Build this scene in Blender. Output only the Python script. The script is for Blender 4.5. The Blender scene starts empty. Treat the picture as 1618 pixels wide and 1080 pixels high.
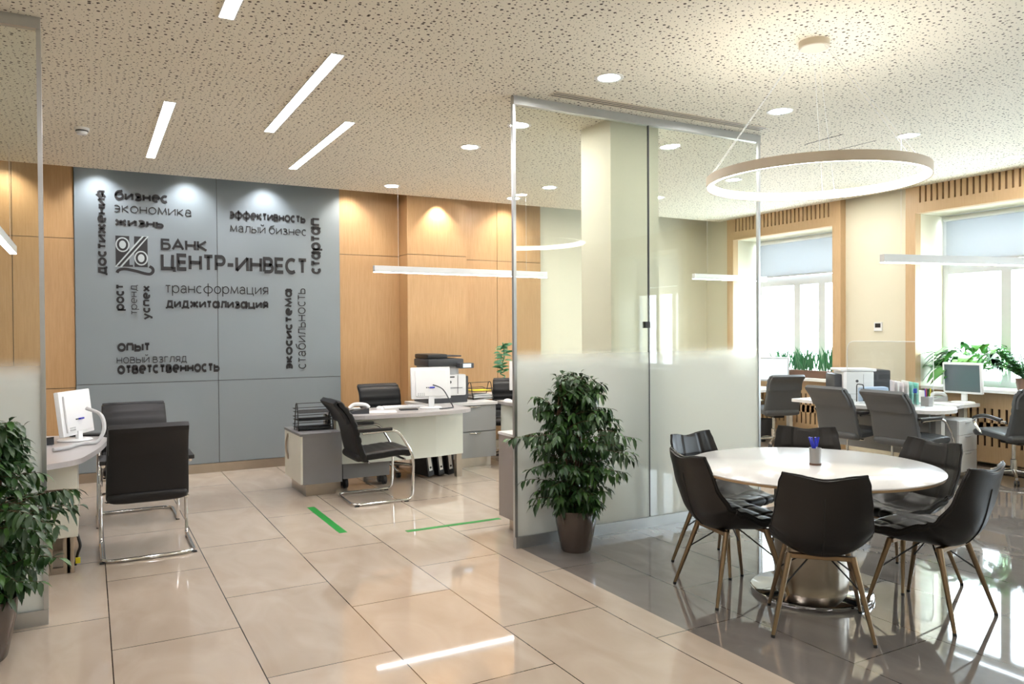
import bpy, bmesh, math, random
from mathutils import Vector, Matrix
random.seed(7)
S = bpy.context.scene
COL = S.collection
PI = math.pi

# ------------------------------------------------------------------ camera
F_PX, YAW, PITCH, ROLL = 1214.4, 0.50328, 0.01296, -0.005956
fw = Vector((math.sin(YAW)*math.cos(PITCH), math.cos(YAW)*math.cos(PITCH), -math.sin(PITCH)))
rt = Vector((math.cos(YAW), -math.sin(YAW), 0)); up = rt.cross(fw)
rt2 = rt*math.cos(ROLL) + up*math.sin(ROLL); up2 = up*math.cos(ROLL) - rt*math.sin(ROLL)
cam = bpy.data.cameras.new('camera'); camo = bpy.data.objects.new('camera', cam); COL.objects.link(camo)
M = Matrix((rt2, up2, -fw)).transposed().to_4x4(); M.translation = Vector((0, 0, 1.54))
camo.matrix_world = M
cam.sensor_width = 36; cam.lens = F_PX/1618*36; cam.clip_start = 0.05
S.camera = camo

# ------------------------------------------------------------------ world, daylight, exposure
W = bpy.data.worlds.new('world'); S.world = W; W.use_nodes = True
bgn = W.node_tree.nodes['Background']
bgn.inputs[0].default_value = (0.78, 0.89, 1.0, 1); bgn.inputs[1].default_value = 9.0
S.view_settings.view_transform = 'Standard'; S.view_settings.look = 'None'
S.view_settings.gamma = 1; S.view_settings.use_curve_mapping = False
S.view_settings.exposure = 1.45
S.cycles.max_bounces = 10; S.cycles.diffuse_bounces = 5; S.cycles.glossy_bounces = 5
S.cycles.transmission_bounces = 8; S.cycles.transparent_max_bounces = 16
S.cycles.sample_clamp_indirect = 6.0; S.cycles.caustics_reflective = False; S.cycles.caustics_refractive = False
S.cycles.use_denoising = True
LINEAR_E, DOWN_E, PEND_E, RING_E, SPOT_W = 19.0, 105.0, 9.0, 8.0, 20.0
WINY = [(6.77, 8.53), (3.86, 5.62), (0.95, 2.71), (-1.96, -0.20)]
for k, (a, b) in enumerate(WINY):      # sky portals in the window openings
    l = bpy.data.lights.new('sky_portal', 'AREA'); l.shape = 'RECTANGLE'; l.size = 2.02; l.size_y = b-a
    l.cycles.is_portal = True
    o = bpy.data.objects.new('sky_portal', l); COL.objects.link(o)
    o.location = (9.22, (a+b)/2, 1.9); o.rotation_euler = (0, PI/2, 0)
SPOTX = [-0.72, 0.10, 0.96, 1.78, 2.75, 3.82, 4.9]
for x in SPOTX:                        # wall washers in the ceiling slot
    l = bpy.data.lights.new('slot_spot', 'SPOT'); l.energy = SPOT_W; l.spot_size = math.radians(96); l.spot_blend = 0.8
    l.shadow_soft_size = 0.02; l.color = (0.95, 0.97, 1.0) if 0 < x < 2.6 else (1, .93, .82)
    o = bpy.data.objects.new('slot_spot', l); COL.objects.link(o)
    o.location = (x, 8.86 if x < 3.5 or x > 4.3 else 8.72, 3.36 if x < 3.5 or x > 4.3 else 3.19)
    o.rotation_euler = (math.radians(9), 0, 0)

# ------------------------------------------------------------------ materials
def sr(r, g, b):
    f = lambda c: (c/255/12.92) if c/255 <= .04045 else ((c/255+.055)/1.055)**2.4
    return (f(r), f(g), f(b), 1)
def mat(name, col, rough=.5, metal=0, spec=.5, noise=0, nscale=30, bump=0, coat=0, emit=None, es=0):
    m = bpy.data.materials.new(name); m.use_nodes = True; nt = m.node_tree
    b = nt.nodes['Principled BSDF']
    b.inputs['Base Color'].default_value = col; b.inputs['Roughness'].default_value = rough
    b.inputs['Metallic'].default_value = metal; b.inputs['Specular IOR Level'].default_value = spec
    if coat: b.inputs['Coat Weight'].default_value = coat; b.inputs['Coat Roughness'].default_value = .05
    if emit: b.inputs['Emission Color'].default_value = emit; b.inputs['Emission Strength'].default_value = es
    if noise or bump:
        tc = nt.nodes.new('ShaderNodeTexCoord'); n = nt.nodes.new('ShaderNodeTexNoise'); n.inputs['Scale'].default_value = nscale
        n.inputs['Detail'].default_value = 4
        nt.links.new(tc.outputs['Object'], n.inputs['Vector'])
        if noise:
            mx = nt.nodes.new('ShaderNodeMix'); mx.data_type = 'RGBA'
            mx.inputs[6].default_value = col; mx.inputs[7].default_value = tuple(c*(1-noise) for c in col[:3])+(1,)
            nt.links.new(n.outputs['Fac'], mx.inputs[0]); nt.links.new(mx.outputs[2], b.inputs['Base Color'])
        if bump:
            bp = nt.nodes.new('ShaderNodeBump'); bp.inputs['Strength'].default_value = bump; bp.inputs['Distance'].default_value = .002
            nt.links.new(n.outputs['Fac'], bp.inputs['Height']); nt.links.new(bp.outputs['Normal'], b.inputs['Normal'])
    return m
def wood(name, c1, c2, rough=.45, scale=(60, 60, 3)):
    m = mat(name, c1, rough); nt = m.node_tree; b = nt.nodes['Principled BSDF']
    tc = nt.nodes.new('ShaderNodeTexCoord'); mp = nt.nodes.new('ShaderNodeMapping'); mp.inputs['Scale'].default_value = scale
    n = nt.nodes.new('ShaderNodeTexNoise'); n.inputs['Scale'].default_value = 1.6; n.inputs['Detail'].default_value = 6; n.inputs['Roughness'].default_value = .65
    cr = nt.nodes.new('ShaderNodeValToRGB'); cr.color_ramp.elements[0].position = .3; cr.color_ramp.elements[1].position = .7
    cr.color_ramp.elements[0].color = c2; cr.color_ramp.elements[1].color = c1
    nt.links.new(tc.outputs['Object'], mp.inputs['Vector']); nt.links.new(mp.outputs['Vector'], n.inputs['Vector'])
    nt.links.new(n.outputs['Fac'], cr.inputs['Fac']); nt.links.new(cr.outputs['Color'], b.inputs['Base Color'])
    return m
def tile(name, c1, c2, grout, rough):
    m = mat(name, c1, rough); nt = m.node_tree; b = nt.nodes['Principled BSDF']; L = nt.links.new
    g = nt.nodes.new('ShaderNodeNewGeometry'); sp = nt.nodes.new('ShaderNodeSeparateXYZ'); L(g.outputs['Position'], sp.inputs[0])
    ax = nt.nodes.new('ShaderNodeMath'); ax.operation = 'ADD'; ax.inputs[1].default_value = 60-.08; L(sp.outputs['X'], ax.inputs[0])
    ay = nt.nodes.new('ShaderNodeMath'); ay.operation = 'ADD'; ay.inputs[1].default_value = 119-3.526; L(sp.outputs['Y'], ay.inputs[0])
    cb = nt.nodes.new('ShaderNodeCombineXYZ'); L(ay.outputs[0], cb.inputs['X']); L(ax.outputs[0], cb.inputs['Y'])
    br = nt.nodes.new('ShaderNodeTexBrick'); br.offset = .425; br.offset_frequency = 2; br.squash = 1
    br.inputs['Scale'].default_value = 1; br.inputs['Brick Width'].default_value = 1.19; br.inputs['Row Height'].default_value = .6
    br.inputs['Mortar Size'].default_value = .0028; br.inputs['Mortar Smooth'].default_value = 0; br.inputs['Bias'].default_value = 0
    br.inputs['Color1'].default_value = (.93, .93, .93, 1); br.inputs['Color2'].default_value = (1, 1, 1, 1); br.inputs['Mortar'].default_value = (1, 1, 1, 1)
    L(cb.outputs[0], br.inputs['Vector'])
    mp = nt.nodes.new('ShaderNodeMapping'); mp.inputs['Scale'].default_value = (1.6, .8, 1); mp.inputs['Rotation'].default_value = (0, 0, .6); L(g.outputs['Position'], mp.inputs['Vector'])
    n = nt.nodes.new('ShaderNodeTexNoise'); n.inputs['Scale'].default_value = 2.2; n.inputs['Detail'].default_value = 6; n.inputs['Distortion'].default_value = 1.2
    L(mp.outputs['Vector'], n.inputs['Vector'])
    cr = nt.nodes.new('ShaderNodeValToRGB'); cr.color_ramp.elements[0].position = .33; cr.color_ramp.elements[1].position = .68
    cr.color_ramp.elements[0].color = c2; cr.color_ramp.elements[1].color = c1; L(n.outputs['Fac'], cr.inputs['Fac'])
    mu = nt.nodes.new('ShaderNodeMix'); mu.data_type = 'RGBA'; mu.blend_type = 'MULTIPLY'; mu.inputs[0].default_value = 1
    L(cr.outputs['Color'], mu.inputs[6]); L(br.outputs['Color'], mu.inputs[7])
    m2 = nt.nodes.new('ShaderNodeMix'); m2.data_type = 'RGBA'; L(br.outputs['Fac'], m2.inputs[0]); L(mu.outputs[2], m2.inputs[6]); m2.inputs[7].default_value = grout
    L(m2.outputs[2], b.inputs['Base Color'])
    b.inputs['Specular IOR Level'].default_value = .95
    return m
def perforated(name, base, hole):
    m = mat(name, base, .85); nt = m.node_tree; b = nt.nodes['Principled BSDF']; L = nt.links.new
    g = nt.nodes.new('ShaderNodeNewGeometry'); prev = None
    def layer(scale, r0, r1, off):
        mp = nt.nodes.new('ShaderNodeMapping'); mp.inputs['Location'].default_value = (off, off*1.7, 0); mp.inputs['Scale'].default_value = (1, 1, 0); L(g.outputs['Position'], mp.inputs['Vector'])
        v = nt.nodes.new('ShaderNodeTexVoronoi'); v.voronoi_dimensions = '2D'; v.inputs['Scale'].default_value = scale; v.inputs['Randomness'].default_value = .72
        L(mp.outputs['Vector'], v.inputs['Vector'])
        sp = nt.nodes.new('ShaderNodeSeparateColor'); L(v.outputs['Color'], sp.inputs[0])
        pw = nt.nodes.new('ShaderNodeMath'); pw.operation = 'POWER'; pw.inputs[1].default_value = 1.6; L(sp.outputs[0], pw.inputs[0])
        mr = nt.nodes.new('ShaderNodeMapRange'); mr.inputs['To Min'].default_value = r0*scale; mr.inputs['To Max'].default_value = r1*scale; L(pw.outputs[0], mr.inputs['Value'])
        lt = nt.nodes.new('ShaderNodeMath'); lt.operation = 'LESS_THAN'; L(v.outputs['Distance'], lt.inputs[0]); L(mr.outputs[0], lt.inputs[1])
        return lt
    a = layer(24, .0028, .0092, 3.3)
    c_ = layer(31, .0012, .0042, 7.9); ad = nt.nodes.new('ShaderNodeMath'); ad.operation = 'MAXIMUM'; L(a.outputs[0], ad.inputs[0]); L(c_.outputs[0], ad.inputs[1])
    mx = nt.nodes.new('ShaderNodeMix'); mx.data_type = 'RGBA'; L(ad.outputs[0], mx.inputs[0]); mx.inputs[6].default_value = base; mx.inputs[7].default_value = hole
    L(mx.outputs[2], b.inputs['Base Color'])
    return m
def shader_mat(name):
    m = bpy.data.materials.new(name); m.use_nodes = True; nt = m.node_tree; nt.nodes.clear()
    return m, nt, nt.nodes.new('ShaderNodeOutputMaterial')
def fres(nt, ior):
    g = nt.nodes.new('ShaderNodeNewGeometry'); mr = nt.nodes.new('ShaderNodeMapRange'); nt.links.new(g.outputs['Backfacing'], mr.inputs['Value'])
    mr.inputs['To Min'].default_value = ior; mr.inputs['To Max'].default_value = 1/ior
    fr = nt.nodes.new('ShaderNodeFresnel'); nt.links.new(mr.outputs[0], fr.inputs['IOR']); return fr
def glass_clear(name, tint=(.95, .975, .965, 1), ior=1.45):
    m, nt, out = shader_mat(name); L = nt.links.new
    fr = fres(nt, ior)
    t = nt.nodes.new('ShaderNodeBsdfTransparent'); t.inputs[0].default_value = tint
    gl = nt.nodes.new('ShaderNodeBsdfGlossy'); gl.inputs['Roughness'].default_value = 0
    mx = nt.nodes.new('ShaderNodeMixShader'); L(fr.outputs[0], mx.inputs[0]); L(t.outputs[0], mx.inputs[1]); L(gl.outputs[0], mx.inputs[2]); L(mx.outputs[0], out.inputs[0])
    return m
def glass_frost(name, z0, z1):
    m, nt, out = shader_mat(name); L = nt.links.new
    fr = fres(nt, 1.45)
    t = nt.nodes.new('ShaderNodeBsdfTransparent'); t.inputs[0].default_value = (.95, .975, .96, 1)
    gl = nt.nodes.new('ShaderNodeBsdfGlossy'); gl.inputs['Roughness'].default_value = 0.0
    tr = nt.nodes.new('ShaderNodeBsdfTranslucent'); tr.inputs[0].default_value = (.92, .96, .94, 1)
    df = nt.nodes.new('ShaderNodeBsdfDiffuse'); df.inputs[0].default_value = (.90, .94, .915, 1)
    rf = nt.nodes.new('ShaderNodeBsdfRefraction'); rf.inputs['Roughness'].default_value = .42; rf.inputs['IOR'].default_value = 1.08; rf.inputs[0].default_value = (.93, .96, .94, 1)
    m1 = nt.nodes.new('ShaderNodeMixShader'); m1.inputs[0].default_value = .55; L(df.outputs[0], m1.inputs[1]); L(tr.outputs[0], m1.inputs[2])
    m2 = nt.nodes.new('ShaderNodeMixShader'); m2.inputs[0].default_value = .24; L(m1.outputs[0], m2.inputs[1]); L(rf.outputs[0], m2.inputs[2])
    g = nt.nodes.new('ShaderNodeNewGeometry'); sp = nt.nodes.new('ShaderNodeSeparateXYZ'); L(g.outputs['Position'], sp.inputs[0])
    mr = nt.nodes.new('ShaderNodeMapRange'); mr.interpolation_type = 'SMOOTHSTEP'; mr.inputs['From Min'].default_value = z0; mr.inputs['From Max'].default_value = z1; L(sp.outputs['Z'], mr.inputs['Value'])
    m3 = nt.nodes.new('ShaderNodeMixShader'); L(mr.outputs[0], m3.inputs[0]); L(m2.outputs[0], m3.inputs[1]); L(t.outputs[0], m3.inputs[2])
    m4 = nt.nodes.new('ShaderNodeMixShader'); L(fr.outputs[0], m4.inputs[0]); L(m3.outputs[0], m4.inputs[1]); L(gl.outputs[0], m4.inputs[2]); L(m4.outputs[0], out.inputs[0])
    return m
def blind_mat(name):
    m, nt, out = shader_mat(name); L = nt.links.new
    t = nt.nodes.new('ShaderNodeBsdfTransparent'); t.inputs[0].default_value = (.9, .93, .96, 1)
    tr = nt.nodes.new('ShaderNodeBsdfTranslucent'); tr.inputs[0].default_value = (.27, .28, .285, 1)
    df = nt.nodes.new('ShaderNodeBsdfDiffuse'); df.inputs[0].default_value = (.6, .62, .64, 1)
    a = nt.nodes.new('ShaderNodeMixShader'); a.inputs[0].default_value = .5; L(tr.outputs[0], a.inputs[1]); L(df.outputs[0], a.inputs[2])
    b = nt.nodes.new('ShaderNodeMixShader'); b.inputs[0].default_value = .05; L(a.outputs[0], b.inputs[1]); L(t.outputs[0], b.inputs[2]); L(b.outputs[0], out.inputs[0])
    return m
def emis(name, col, s): return mat(name, (.9, .9, .9, 1), .6, emit=col, es=s)

MB = tile('beige_marble_tile', (.53, .445, .365, 1), (.46, .375, .30, 1), (.045, .03, .022, 1), .035)
MG = tile('grey_marble_tile', (.20, .18, .165, 1), (.15, .135, .125, 1), (.03, .028, .027, 1), .035)
MCEIL = perforated('perforated_ceiling', (.82, .77, .65, 1), (.06, .042, .025, 1))
MCREAM = mat('cream_wall', (.74, .70, .56, 1), .7, noise=.03, nscale=3)
MWHITE = mat('white_wall', (.80, .79, .74, 1), .7, noise=.02, nscale=3)
MWOOD = wood('oak_veneer', (.47, .29, .14, 1), (.39, .225, .098, 1))
MWOODL = wood('pale_oak_veneer', (.60, .42, .245, 1), (.52, .35, .19, 1))
MSLOT = mat('dark_slot', (.05, .022, .012, 1), .7)
MSEAM = mat('panel_seam', (.06, .05, .045, 1), .7)
MGREY = mat('grey_metal_panel', (.205, .235, .255, 1), .42, .0, noise=.06, nscale=2)
MSTEEL = mat('brushed_steel', (.50, .44, .37, 1), .28, 1, noise=.15, nscale=12)
MALU = mat('aluminium_rail', (.55, .57, .58, 1), .35, .9, noise=.05)
MCHROME = mat('chrome', (.75, .75, .75, 1), .08, 1, noise=.03)
MBRONZE = mat('bronze_metal', (.30, .215, .135, 1), .3, 1, noise=.1)
MBLACKM = mat('black_metal', (.02, .02, .02, 1), .45, .2, noise=.1)
MBLEATH = mat('black_leather', (.007, .007, .008, 1), .42, spec=.35, noise=.15, nscale=60, bump=.15)
MGLEATH = mat('dark_grey_leather', (.075, .081, .088, 1), .42, noise=.12, nscale=60, bump=.12)
MDLEATH = mat('charcoal_leather', (.012, .0095, .008, 1), .40, spec=.4, noise=.15, nscale=60, bump=.12)
MDSEAM = mat('leather_seam', (.012, .010, .009, 1), .6)
MBLACKP = mat('black_plastic', (.014, .014, .015, 1), .4, noise=.08)
MDGREYP = mat('dark_grey_plastic', (.045, .048, .055, 1), .45, noise=.08)
MWHITEP = mat('white_plastic', (.80, .81, .82, 1), .35, noise=.03)
MGREYP = mat('light_grey_plastic', (.45, .46, .47, 1), .4, noise=.04)
MTOP = mat('white_table_top', (.64, .63, .63, 1), .16, noise=.02, nscale=4)
MEDGE = mat('plywood_edge', (.45, .30, .16, 1), .5, noise=.2, nscale=20)
MDTOP = mat('grey_laminate', (.42, .40, .40, 1), .3, noise=.06, nscale=8)
MDTOPW = mat('pale_laminate', (.68, .68, .68, 1), .3, noise=.04, nscale=8)
MCAB = mat('grey_melamine', (.20, .20, .205, 1), .5, noise=.04, nscale=6)
MCABL = mat('silver_melamine', (.34, .36, .37, 1), .45, noise=.04, nscale=6)
MTAUPE = mat('taupe_melamine', (.26, .23, .215, 1), .5, noise=.04, nscale=6)
MIVORY = mat('ivory_melamine', (.68, .68, .60, 1), .45, noise=.03, nscale=6)
MPALEG = mat('pale_green_white_melamine', (.66, .70, .64, 1), .4, noise=.03, nscale=6)
MTEXT = mat('black_lettering', (.010, .009, .010, 1), .5, noise=.05)
MSILV = mat('silver_logo', (.42, .46, .47, 1), .45, noise=.03)
MGREEN = mat('green_tape', (.010, .25, .035, 1), .5, noise=.06)
MPOT = mat('taupe_glazed_pot', (.075, .056, .046, 1), .22, noise=.1, nscale=5)
MSOIL = mat('soil', (.012, .009, .007, 1), .95, noise=.4, nscale=60)
MBARK = mat('bark', (.11, .055, .028, 1), .8, noise=.4, nscale=40)
def leafmat(name, c1, c2, rough=.38):
    m = mat(name, c1, rough); nt = m.node_tree; b = nt.nodes['Principled BSDF']
    g = nt.nodes.new('ShaderNodeNewGeometry'); cr = nt.nodes.new('ShaderNodeValToRGB')
    cr.color_ramp.elements[0].color = c1; cr.color_ramp.elements[1].color = c2; cr.color_ramp.elements[0].position = .55
    nt.links.new(g.outputs['Random Per Island'], cr.inputs['Fac']); nt.links.new(cr.outputs['Color'], b.inputs['Base Color'])
    return m
MLEAF = leafmat('ficus_leaf', (.016, .052, .012, 1), (.05, .13, .022, 1))
MLEAFB = leafmat('broad_leaf', (.05, .22, .035, 1), (.16, .42, .05, 1))
MSNAKE = leafmat('snake_leaf', (.03, .15, .06, 1), (.07, .24, .10, 1))
MPAPER = mat('white_paper', (.85, .85, .83, 1), .7, noise=.02)
MYELLOW = mat('yellow_paper', (.75, .66, .02, 1), .6, noise=.03)
MBLUE = mat('blue_plastic', (.015, .025, .50, 1), .35, noise=.05)
MMESHC = mat('silver_mesh', (.40, .39, .38, 1), .4, .7, noise=.1)
MSCREEN = mat('dark_screen', (.10, .125, .14, 1), .15, noise=.03)
MSCREENON = mat('lit_screen', (.5, .6, .7, 1), .3, emit=(.55, .72, .85, 1), es=.3)
MMINT = mat('mint_folder', (.35, .72, .62, 1), .5, noise=.03)
MPINK = mat('pale_pink_folder', (.78, .70, .72, 1), .5, noise=.03)
MRED = mat('red_plastic', (.6, .05, .05, 1), .5, noise=.03)
MLBLUE = mat('pale_blue_plastic', (.40, .52, .68, 1), .3, noise=.03)
MBROWN = mat('brown_planter', (.14, .075, .05, 1), .6, noise=.1)
MGLASSP = glass_frost('part_frosted_glass', 1.27, 1.43)
MGLASSW = glass_clear('window_glass', (.97, .985, .98, 1), 1.2)
MACRYL = glass_clear('clear_acrylic', (.93, .945, .95, 1), 1.35)
MACEDGE = mat('acrylic_edge', (.75, .78, .80, 1), .2, noise=.02)
MBLIND = blind_mat('blind_fabric')
EWHITE = (1.0, .96, .98, 1)
MLIN = emis('linear_lamp', EWHITE, LINEAR_E); MDOWN = emis('downlight_lamp', (1, .97, .93, 1), DOWN_E)
MPEND = emis('pendant_lamp', (1, .98, .96, 1), PEND_E); MRING = emis('ring_lamp', (1, .96, .88, 1), RING_E)
MPCASE = mat('pale_alu_case', (.72, .73, .74, 1), .4, .3, noise=.03)
MRCASE = mat('beige_ring_case', (.62, .54, .42, 1), .45, noise=.03)
MFRAME = mat('window_frame_white', (.55, .56, .57, 1), .4, noise=.02)
MLWHITE = mat('white_lacquer', (.82, .82, .80, 1), .4, noise=.02)

# ------------------------------------------------------------------ helpers
def obj(name, bm, m, parent=None, smooth=False, loc=None):
    me = bpy.data.meshes.new(name); bmesh.ops.recalc_face_normals(bm, faces=bm.faces); bm.to_mesh(me); bm.free()
    for mm in (m if isinstance(m, (list, tuple)) else [m]): me.materials.append(mm)
    if smooth:
        for p in me.polygons: p.use_smooth = True
        me.set_sharp_from_angle(angle=math.radians(40))
    o = bpy.data.objects.new(name, me); COL.objects.link(o)
    if parent: o.parent = parent
    if loc: o.location = loc
    return o
def tag(o, label, cat, group=None):
    o['label'] = label; o['category'] = cat
    if group: o['group'] = group
    return o
def thing(name, label, cat, loc=(0, 0, 0), rz=0, group=None):
    o = bpy.data.objects.new(name, None); o.empty_display_size = .1; COL.objects.link(o); o.location = loc; o.rotation_euler = (0, 0, rz)
    return tag(o, label, cat, group)
def struct(name, bm, m, parent=None, smooth=False):
    o = obj(name, bm, m, parent, smooth)
    if not parent: o['kind'] = 'structure'
    return o
KIDS = {}
def dup(root, loc, rz, label, group=None):
    kids = [c for c in COL.objects if c.parent == root]
    r = root.copy(); COL.objects.link(r); r.location = loc; r.rotation_euler = (0, 0, rz); r['label'] = label
    if group: r['group'] = group
    for ch in kids:
        c = ch.copy(); COL.objects.link(c); c.parent = r
        for g in [k for k in COL.objects if k.parent == ch]:
            d = g.copy(); COL.objects.link(d); d.parent = c
    return r
def BM(): return bmesh.new()
def bx(bm, x0, x1, y0, y1, z0, z1, mi=0, bev=0):
    vs = [bm.verts.new((x, y, z)) for x in (x0, x1) for y in (y0, y1) for z in (z0, z1)]
    fs = []
    for f in ((0, 1, 3, 2), (4, 6, 7, 5), (0, 4, 5, 1), (2, 3, 7, 6), (0, 2, 6, 4), (1, 5, 7, 3)):
        q = bm.faces.new([vs[i] for i in f]); q.material_index = mi; fs.append(q)
    if bev:
        es = list({e for f in fs for e in f.edges})
        r = bmesh.ops.bevel(bm, geom=es, offset=bev, segments=2, profile=.6, affect='EDGES')
        for f in r['faces']: f.material_index = mi
    return bm
def box(x0, x1, y0, y1, z0, z1, bev=0): return bx(BM(), x0, x1, y0, y1, z0, z1, 0, bev)
def tube(bm, pts, r, n=10, mi=0, r2=None, closed=False):
    pts = [Vector(p) for p in pts]; N = len(pts); rings = []; prev = None
    for i, p in enumerate(pts):
        if closed: t = pts[(i+1) % N]-pts[i-1]
        else: t = pts[min(i+1, N-1)]-pts[max(i-1, 0)]
        t.normalize()
        if prev is None:
            a = Vector((0, 0, 1)) if abs(t.z) < .9 else Vector((1, 0, 0)); u = t.cross(a).normalized()
        else:
            u = (prev-t*prev.dot(t)); u = u.normalized() if u.length > 1e-6 else t.orthogonal().normalized()
        prev = u; v = t.cross(u); rr = r if r2 is None else r+(r2-r)*i/max(1, N-1)
        rings.append([bm.verts.new(p+(u*math.cos(2*PI*k/n)+v*math.sin(2*PI*k/n))*rr) for k in range(n)])
    for i in range(N if closed else N-1):
        a, b = rings[i], rings[(i+1) % N]
        for k in range(n):
            f = bm.faces.new((a[k], a[(k+1) % n], b[(k+1) % n], b[k])); f.material_index = mi
    if not closed:
        for R in (rings[0], rings[-1]):
            f = bm.faces.new(R); f.material_index = mi
    return bm
def fillet(pts, rad, n=5):
    pts = [Vector(p) for p in pts]; out = [pts[0]]
    for i in range(1, len(pts)-1):
        a, b, c = pts[i-1], pts[i], pts[i+1]; r = min(rad, (a-b).length*.49, (c-b).length*.49)
        p = b+(a-b).normalized()*r; q = b+(c-b).normalized()*r
        for k in range(n+1):
            t = k/n; out.append(p*(1-t)**2+b*2*t*(1-t)+q*t*t)
    out.append(pts[-1]); return out
def catmull(pts, n=6):
    pts = [Vector(p) for p in pts]; out = []
    for i in range(len(pts)-1):
        p0 = pts[max(i-1, 0)]; p1 = pts[i]; p2 = pts[i+1]; p3 = pts[min(i+2, len(pts)-1)]
        for k in range(n):
            t = k/n
            out.append(.5*((2*p1)+(p2-p0)*t+(2*p0-5*p1+4*p2-p3)*t*t+(3*p1-p0-3*p2+p3)*t**3))
    out.append(pts[-1]); return out
def lathe(bm, prof, n=32, c=(0, 0), mi=0):
    rings = []
    for r, z in prof:
        if r < 1e-5: rings.append([bm.verts.new((c[0], c[1], z))])
        else: rings.append([bm.verts.new((c[0]+r*math.cos(2*PI*k/n), c[1]+r*math.sin(2*PI*k/n), z)) for k in range(n)])
    for a, b in zip(rings, rings[1:]):
        for k in range(n):
            k2 = (k+1) % n
            if len(a) == 1 and len(b) == 1: continue
            if len(a) == 1: f = bm.faces.new((a[0], b[k2], b[k]))
            elif len(b) == 1: f = bm.faces.new((a[k], a[k2], b[0]))
            else: f = bm.faces.new((a[k], a[k2], b[k2], b[k]))
            f.material_index = mi
    return bm
def prism(bm, poly, z0, z1, mi=0):
    a = [bm.verts.new((x, y, z0)) for x, y in poly]; b = [bm.verts.new((x, y, z1)) for x, y in poly]; n = len(poly)
    fs = [bm.faces.new(list(reversed(a))), bm.faces.new(b)]
    for i in range(n): fs.append(bm.faces.new((a[i], a[(i+1) % n], b[(i+1) % n], b[i])))
    for f in fs: f.material_index = mi
    return bm
def roundpoly(pts, n=6):           # pts: (x, y, radius)
    out = []; N = len(pts)
    for i in range(N):
        a = Vector(pts[i-1][:2]); b = Vector(pts[i][:2]); c = Vector(pts[(i+1) % N][:2]); r = pts[i][2] if len(pts[i]) > 2 else 0
        if r <= 0: out.append(tuple(b)); continue
        r = min(r, (a-b).length*.49, (c-b).length*.49); p = b+(a-b).normalized()*r; q = b+(c-b).normalized()*r
        for k in range(n+1):
            t = k/n; v = p*(1-t)**2+b*2*t*(1-t)+q*t*t; out.append((v.x, v.y))
    return out
def loft(bm, path, wf, tf, n=28, ex=4.5, groove=None, mi=0, flip=1):
    """slab swept along path of (y,z); wf(s), tf(s) half width / half thickness; groove(s) shrinks the front side"""
    P = [Vector((0, p[0], p[1])) for p in path]; N = len(P); L = [0]
    for i in range(1, N): L.append(L[-1]+(P[i]-P[i-1]).length)
    rings = []
    for i in range(N):
        s = L[i]/L[-1]; t = (P[min(i+1, N-1)]-P[max(i-1, 0)]).normalized(); nn = Vector((0, -t.z, t.y))
        w, h = wf(s), tf(s); ring = []
        for k in range(n):
            a = 2*PI*k/n; ca, sa = math.cos(a), math.sin(a)
            x = w*math.copysign(abs(ca)**(2/ex), ca); d = h*math.copysign(abs(sa)**(2/ex), sa)
            if groove and d*flip > 0: d -= flip*groove(s, x/w)
            ring.append(bm.verts.new(P[i]+Vector((x, 0, 0))+nn*d))
        rings.append(ring)
    for a, b in zip(rings, rings[1:]):
        for k in range(n): bm.faces.new((a[k], a[(k+1) % n], b[(k+1) % n], b[k])).material_index = mi
    for R in (rings[0], rings[-1]): bm.faces.new(R).material_index = mi
    return bm
def endround(t, s, e=.05):
    d = min(s, 1-s)
    return t*(math.sqrt(max(0, 1-(1-min(d/e, 1))**2))*.92+.08)

# ------------------------------------------------------------------ room shell
ZC = 3.21
bm = BM()
def quad(bm, x0, x1, y0, y1, z, mi):
    f = bm.faces.new([bm.verts.new(p) for p in ((x0, y0, z), (x1, y0, z), (x1, y1, z), (x0, y1, z))]); f.material_index = mi
XB = 2.68
bx(bm, -5, XB, -4, 9.2, -.12, 0, 0); bx(bm, XB, 5.10, -4, 4.78, -.12, 0, 1); bx(bm, XB, 9.3, 4.78, 9.2, -.12, 0, 0); bx(bm, 5.10, 9.3, -4, 4.78, -.12, 0, 1)
struct('floor', bm, [MB, MG])
bm = BM(); bx(bm, -5, 8.5, -4, 8.82, ZC, ZC+.04)
struct('ceiling', bm, MCEIL)
struct('ceiling_slab', box(-5.2, 9.3, -4.2, 9.4, 3.55, 3.7), MWHITE).name = 'ceiling.001'
struct('wall_back', box(-5.2, 9.3, 9.2, 9.4, -.12, 3.55), MCREAM)
struct('wall_left', box(-5.2, -5, -4.2, 9.2, -.12, 3.55), MCREAM)
struct('wall_front', box(-5, 9.3, -4.2, -4, -.12, 3.55), MCREAM)
bm = BM()
ys = [9.2]+[v for a, b in WINY for v in (b, a)]+[-4]
for i in range(0, len(ys), 2): bx(bm, 8.6, 9.3, ys[i+1], ys[i], -.12, 3.55)
for a, b in WINY:
    bx(bm, 8.6, 9.3, a, b, 2.9, 3.55); bx(bm, 9.03, 9.3, a, b, -.12, .86)
struct('wall_right', bm, MCREAM)
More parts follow.
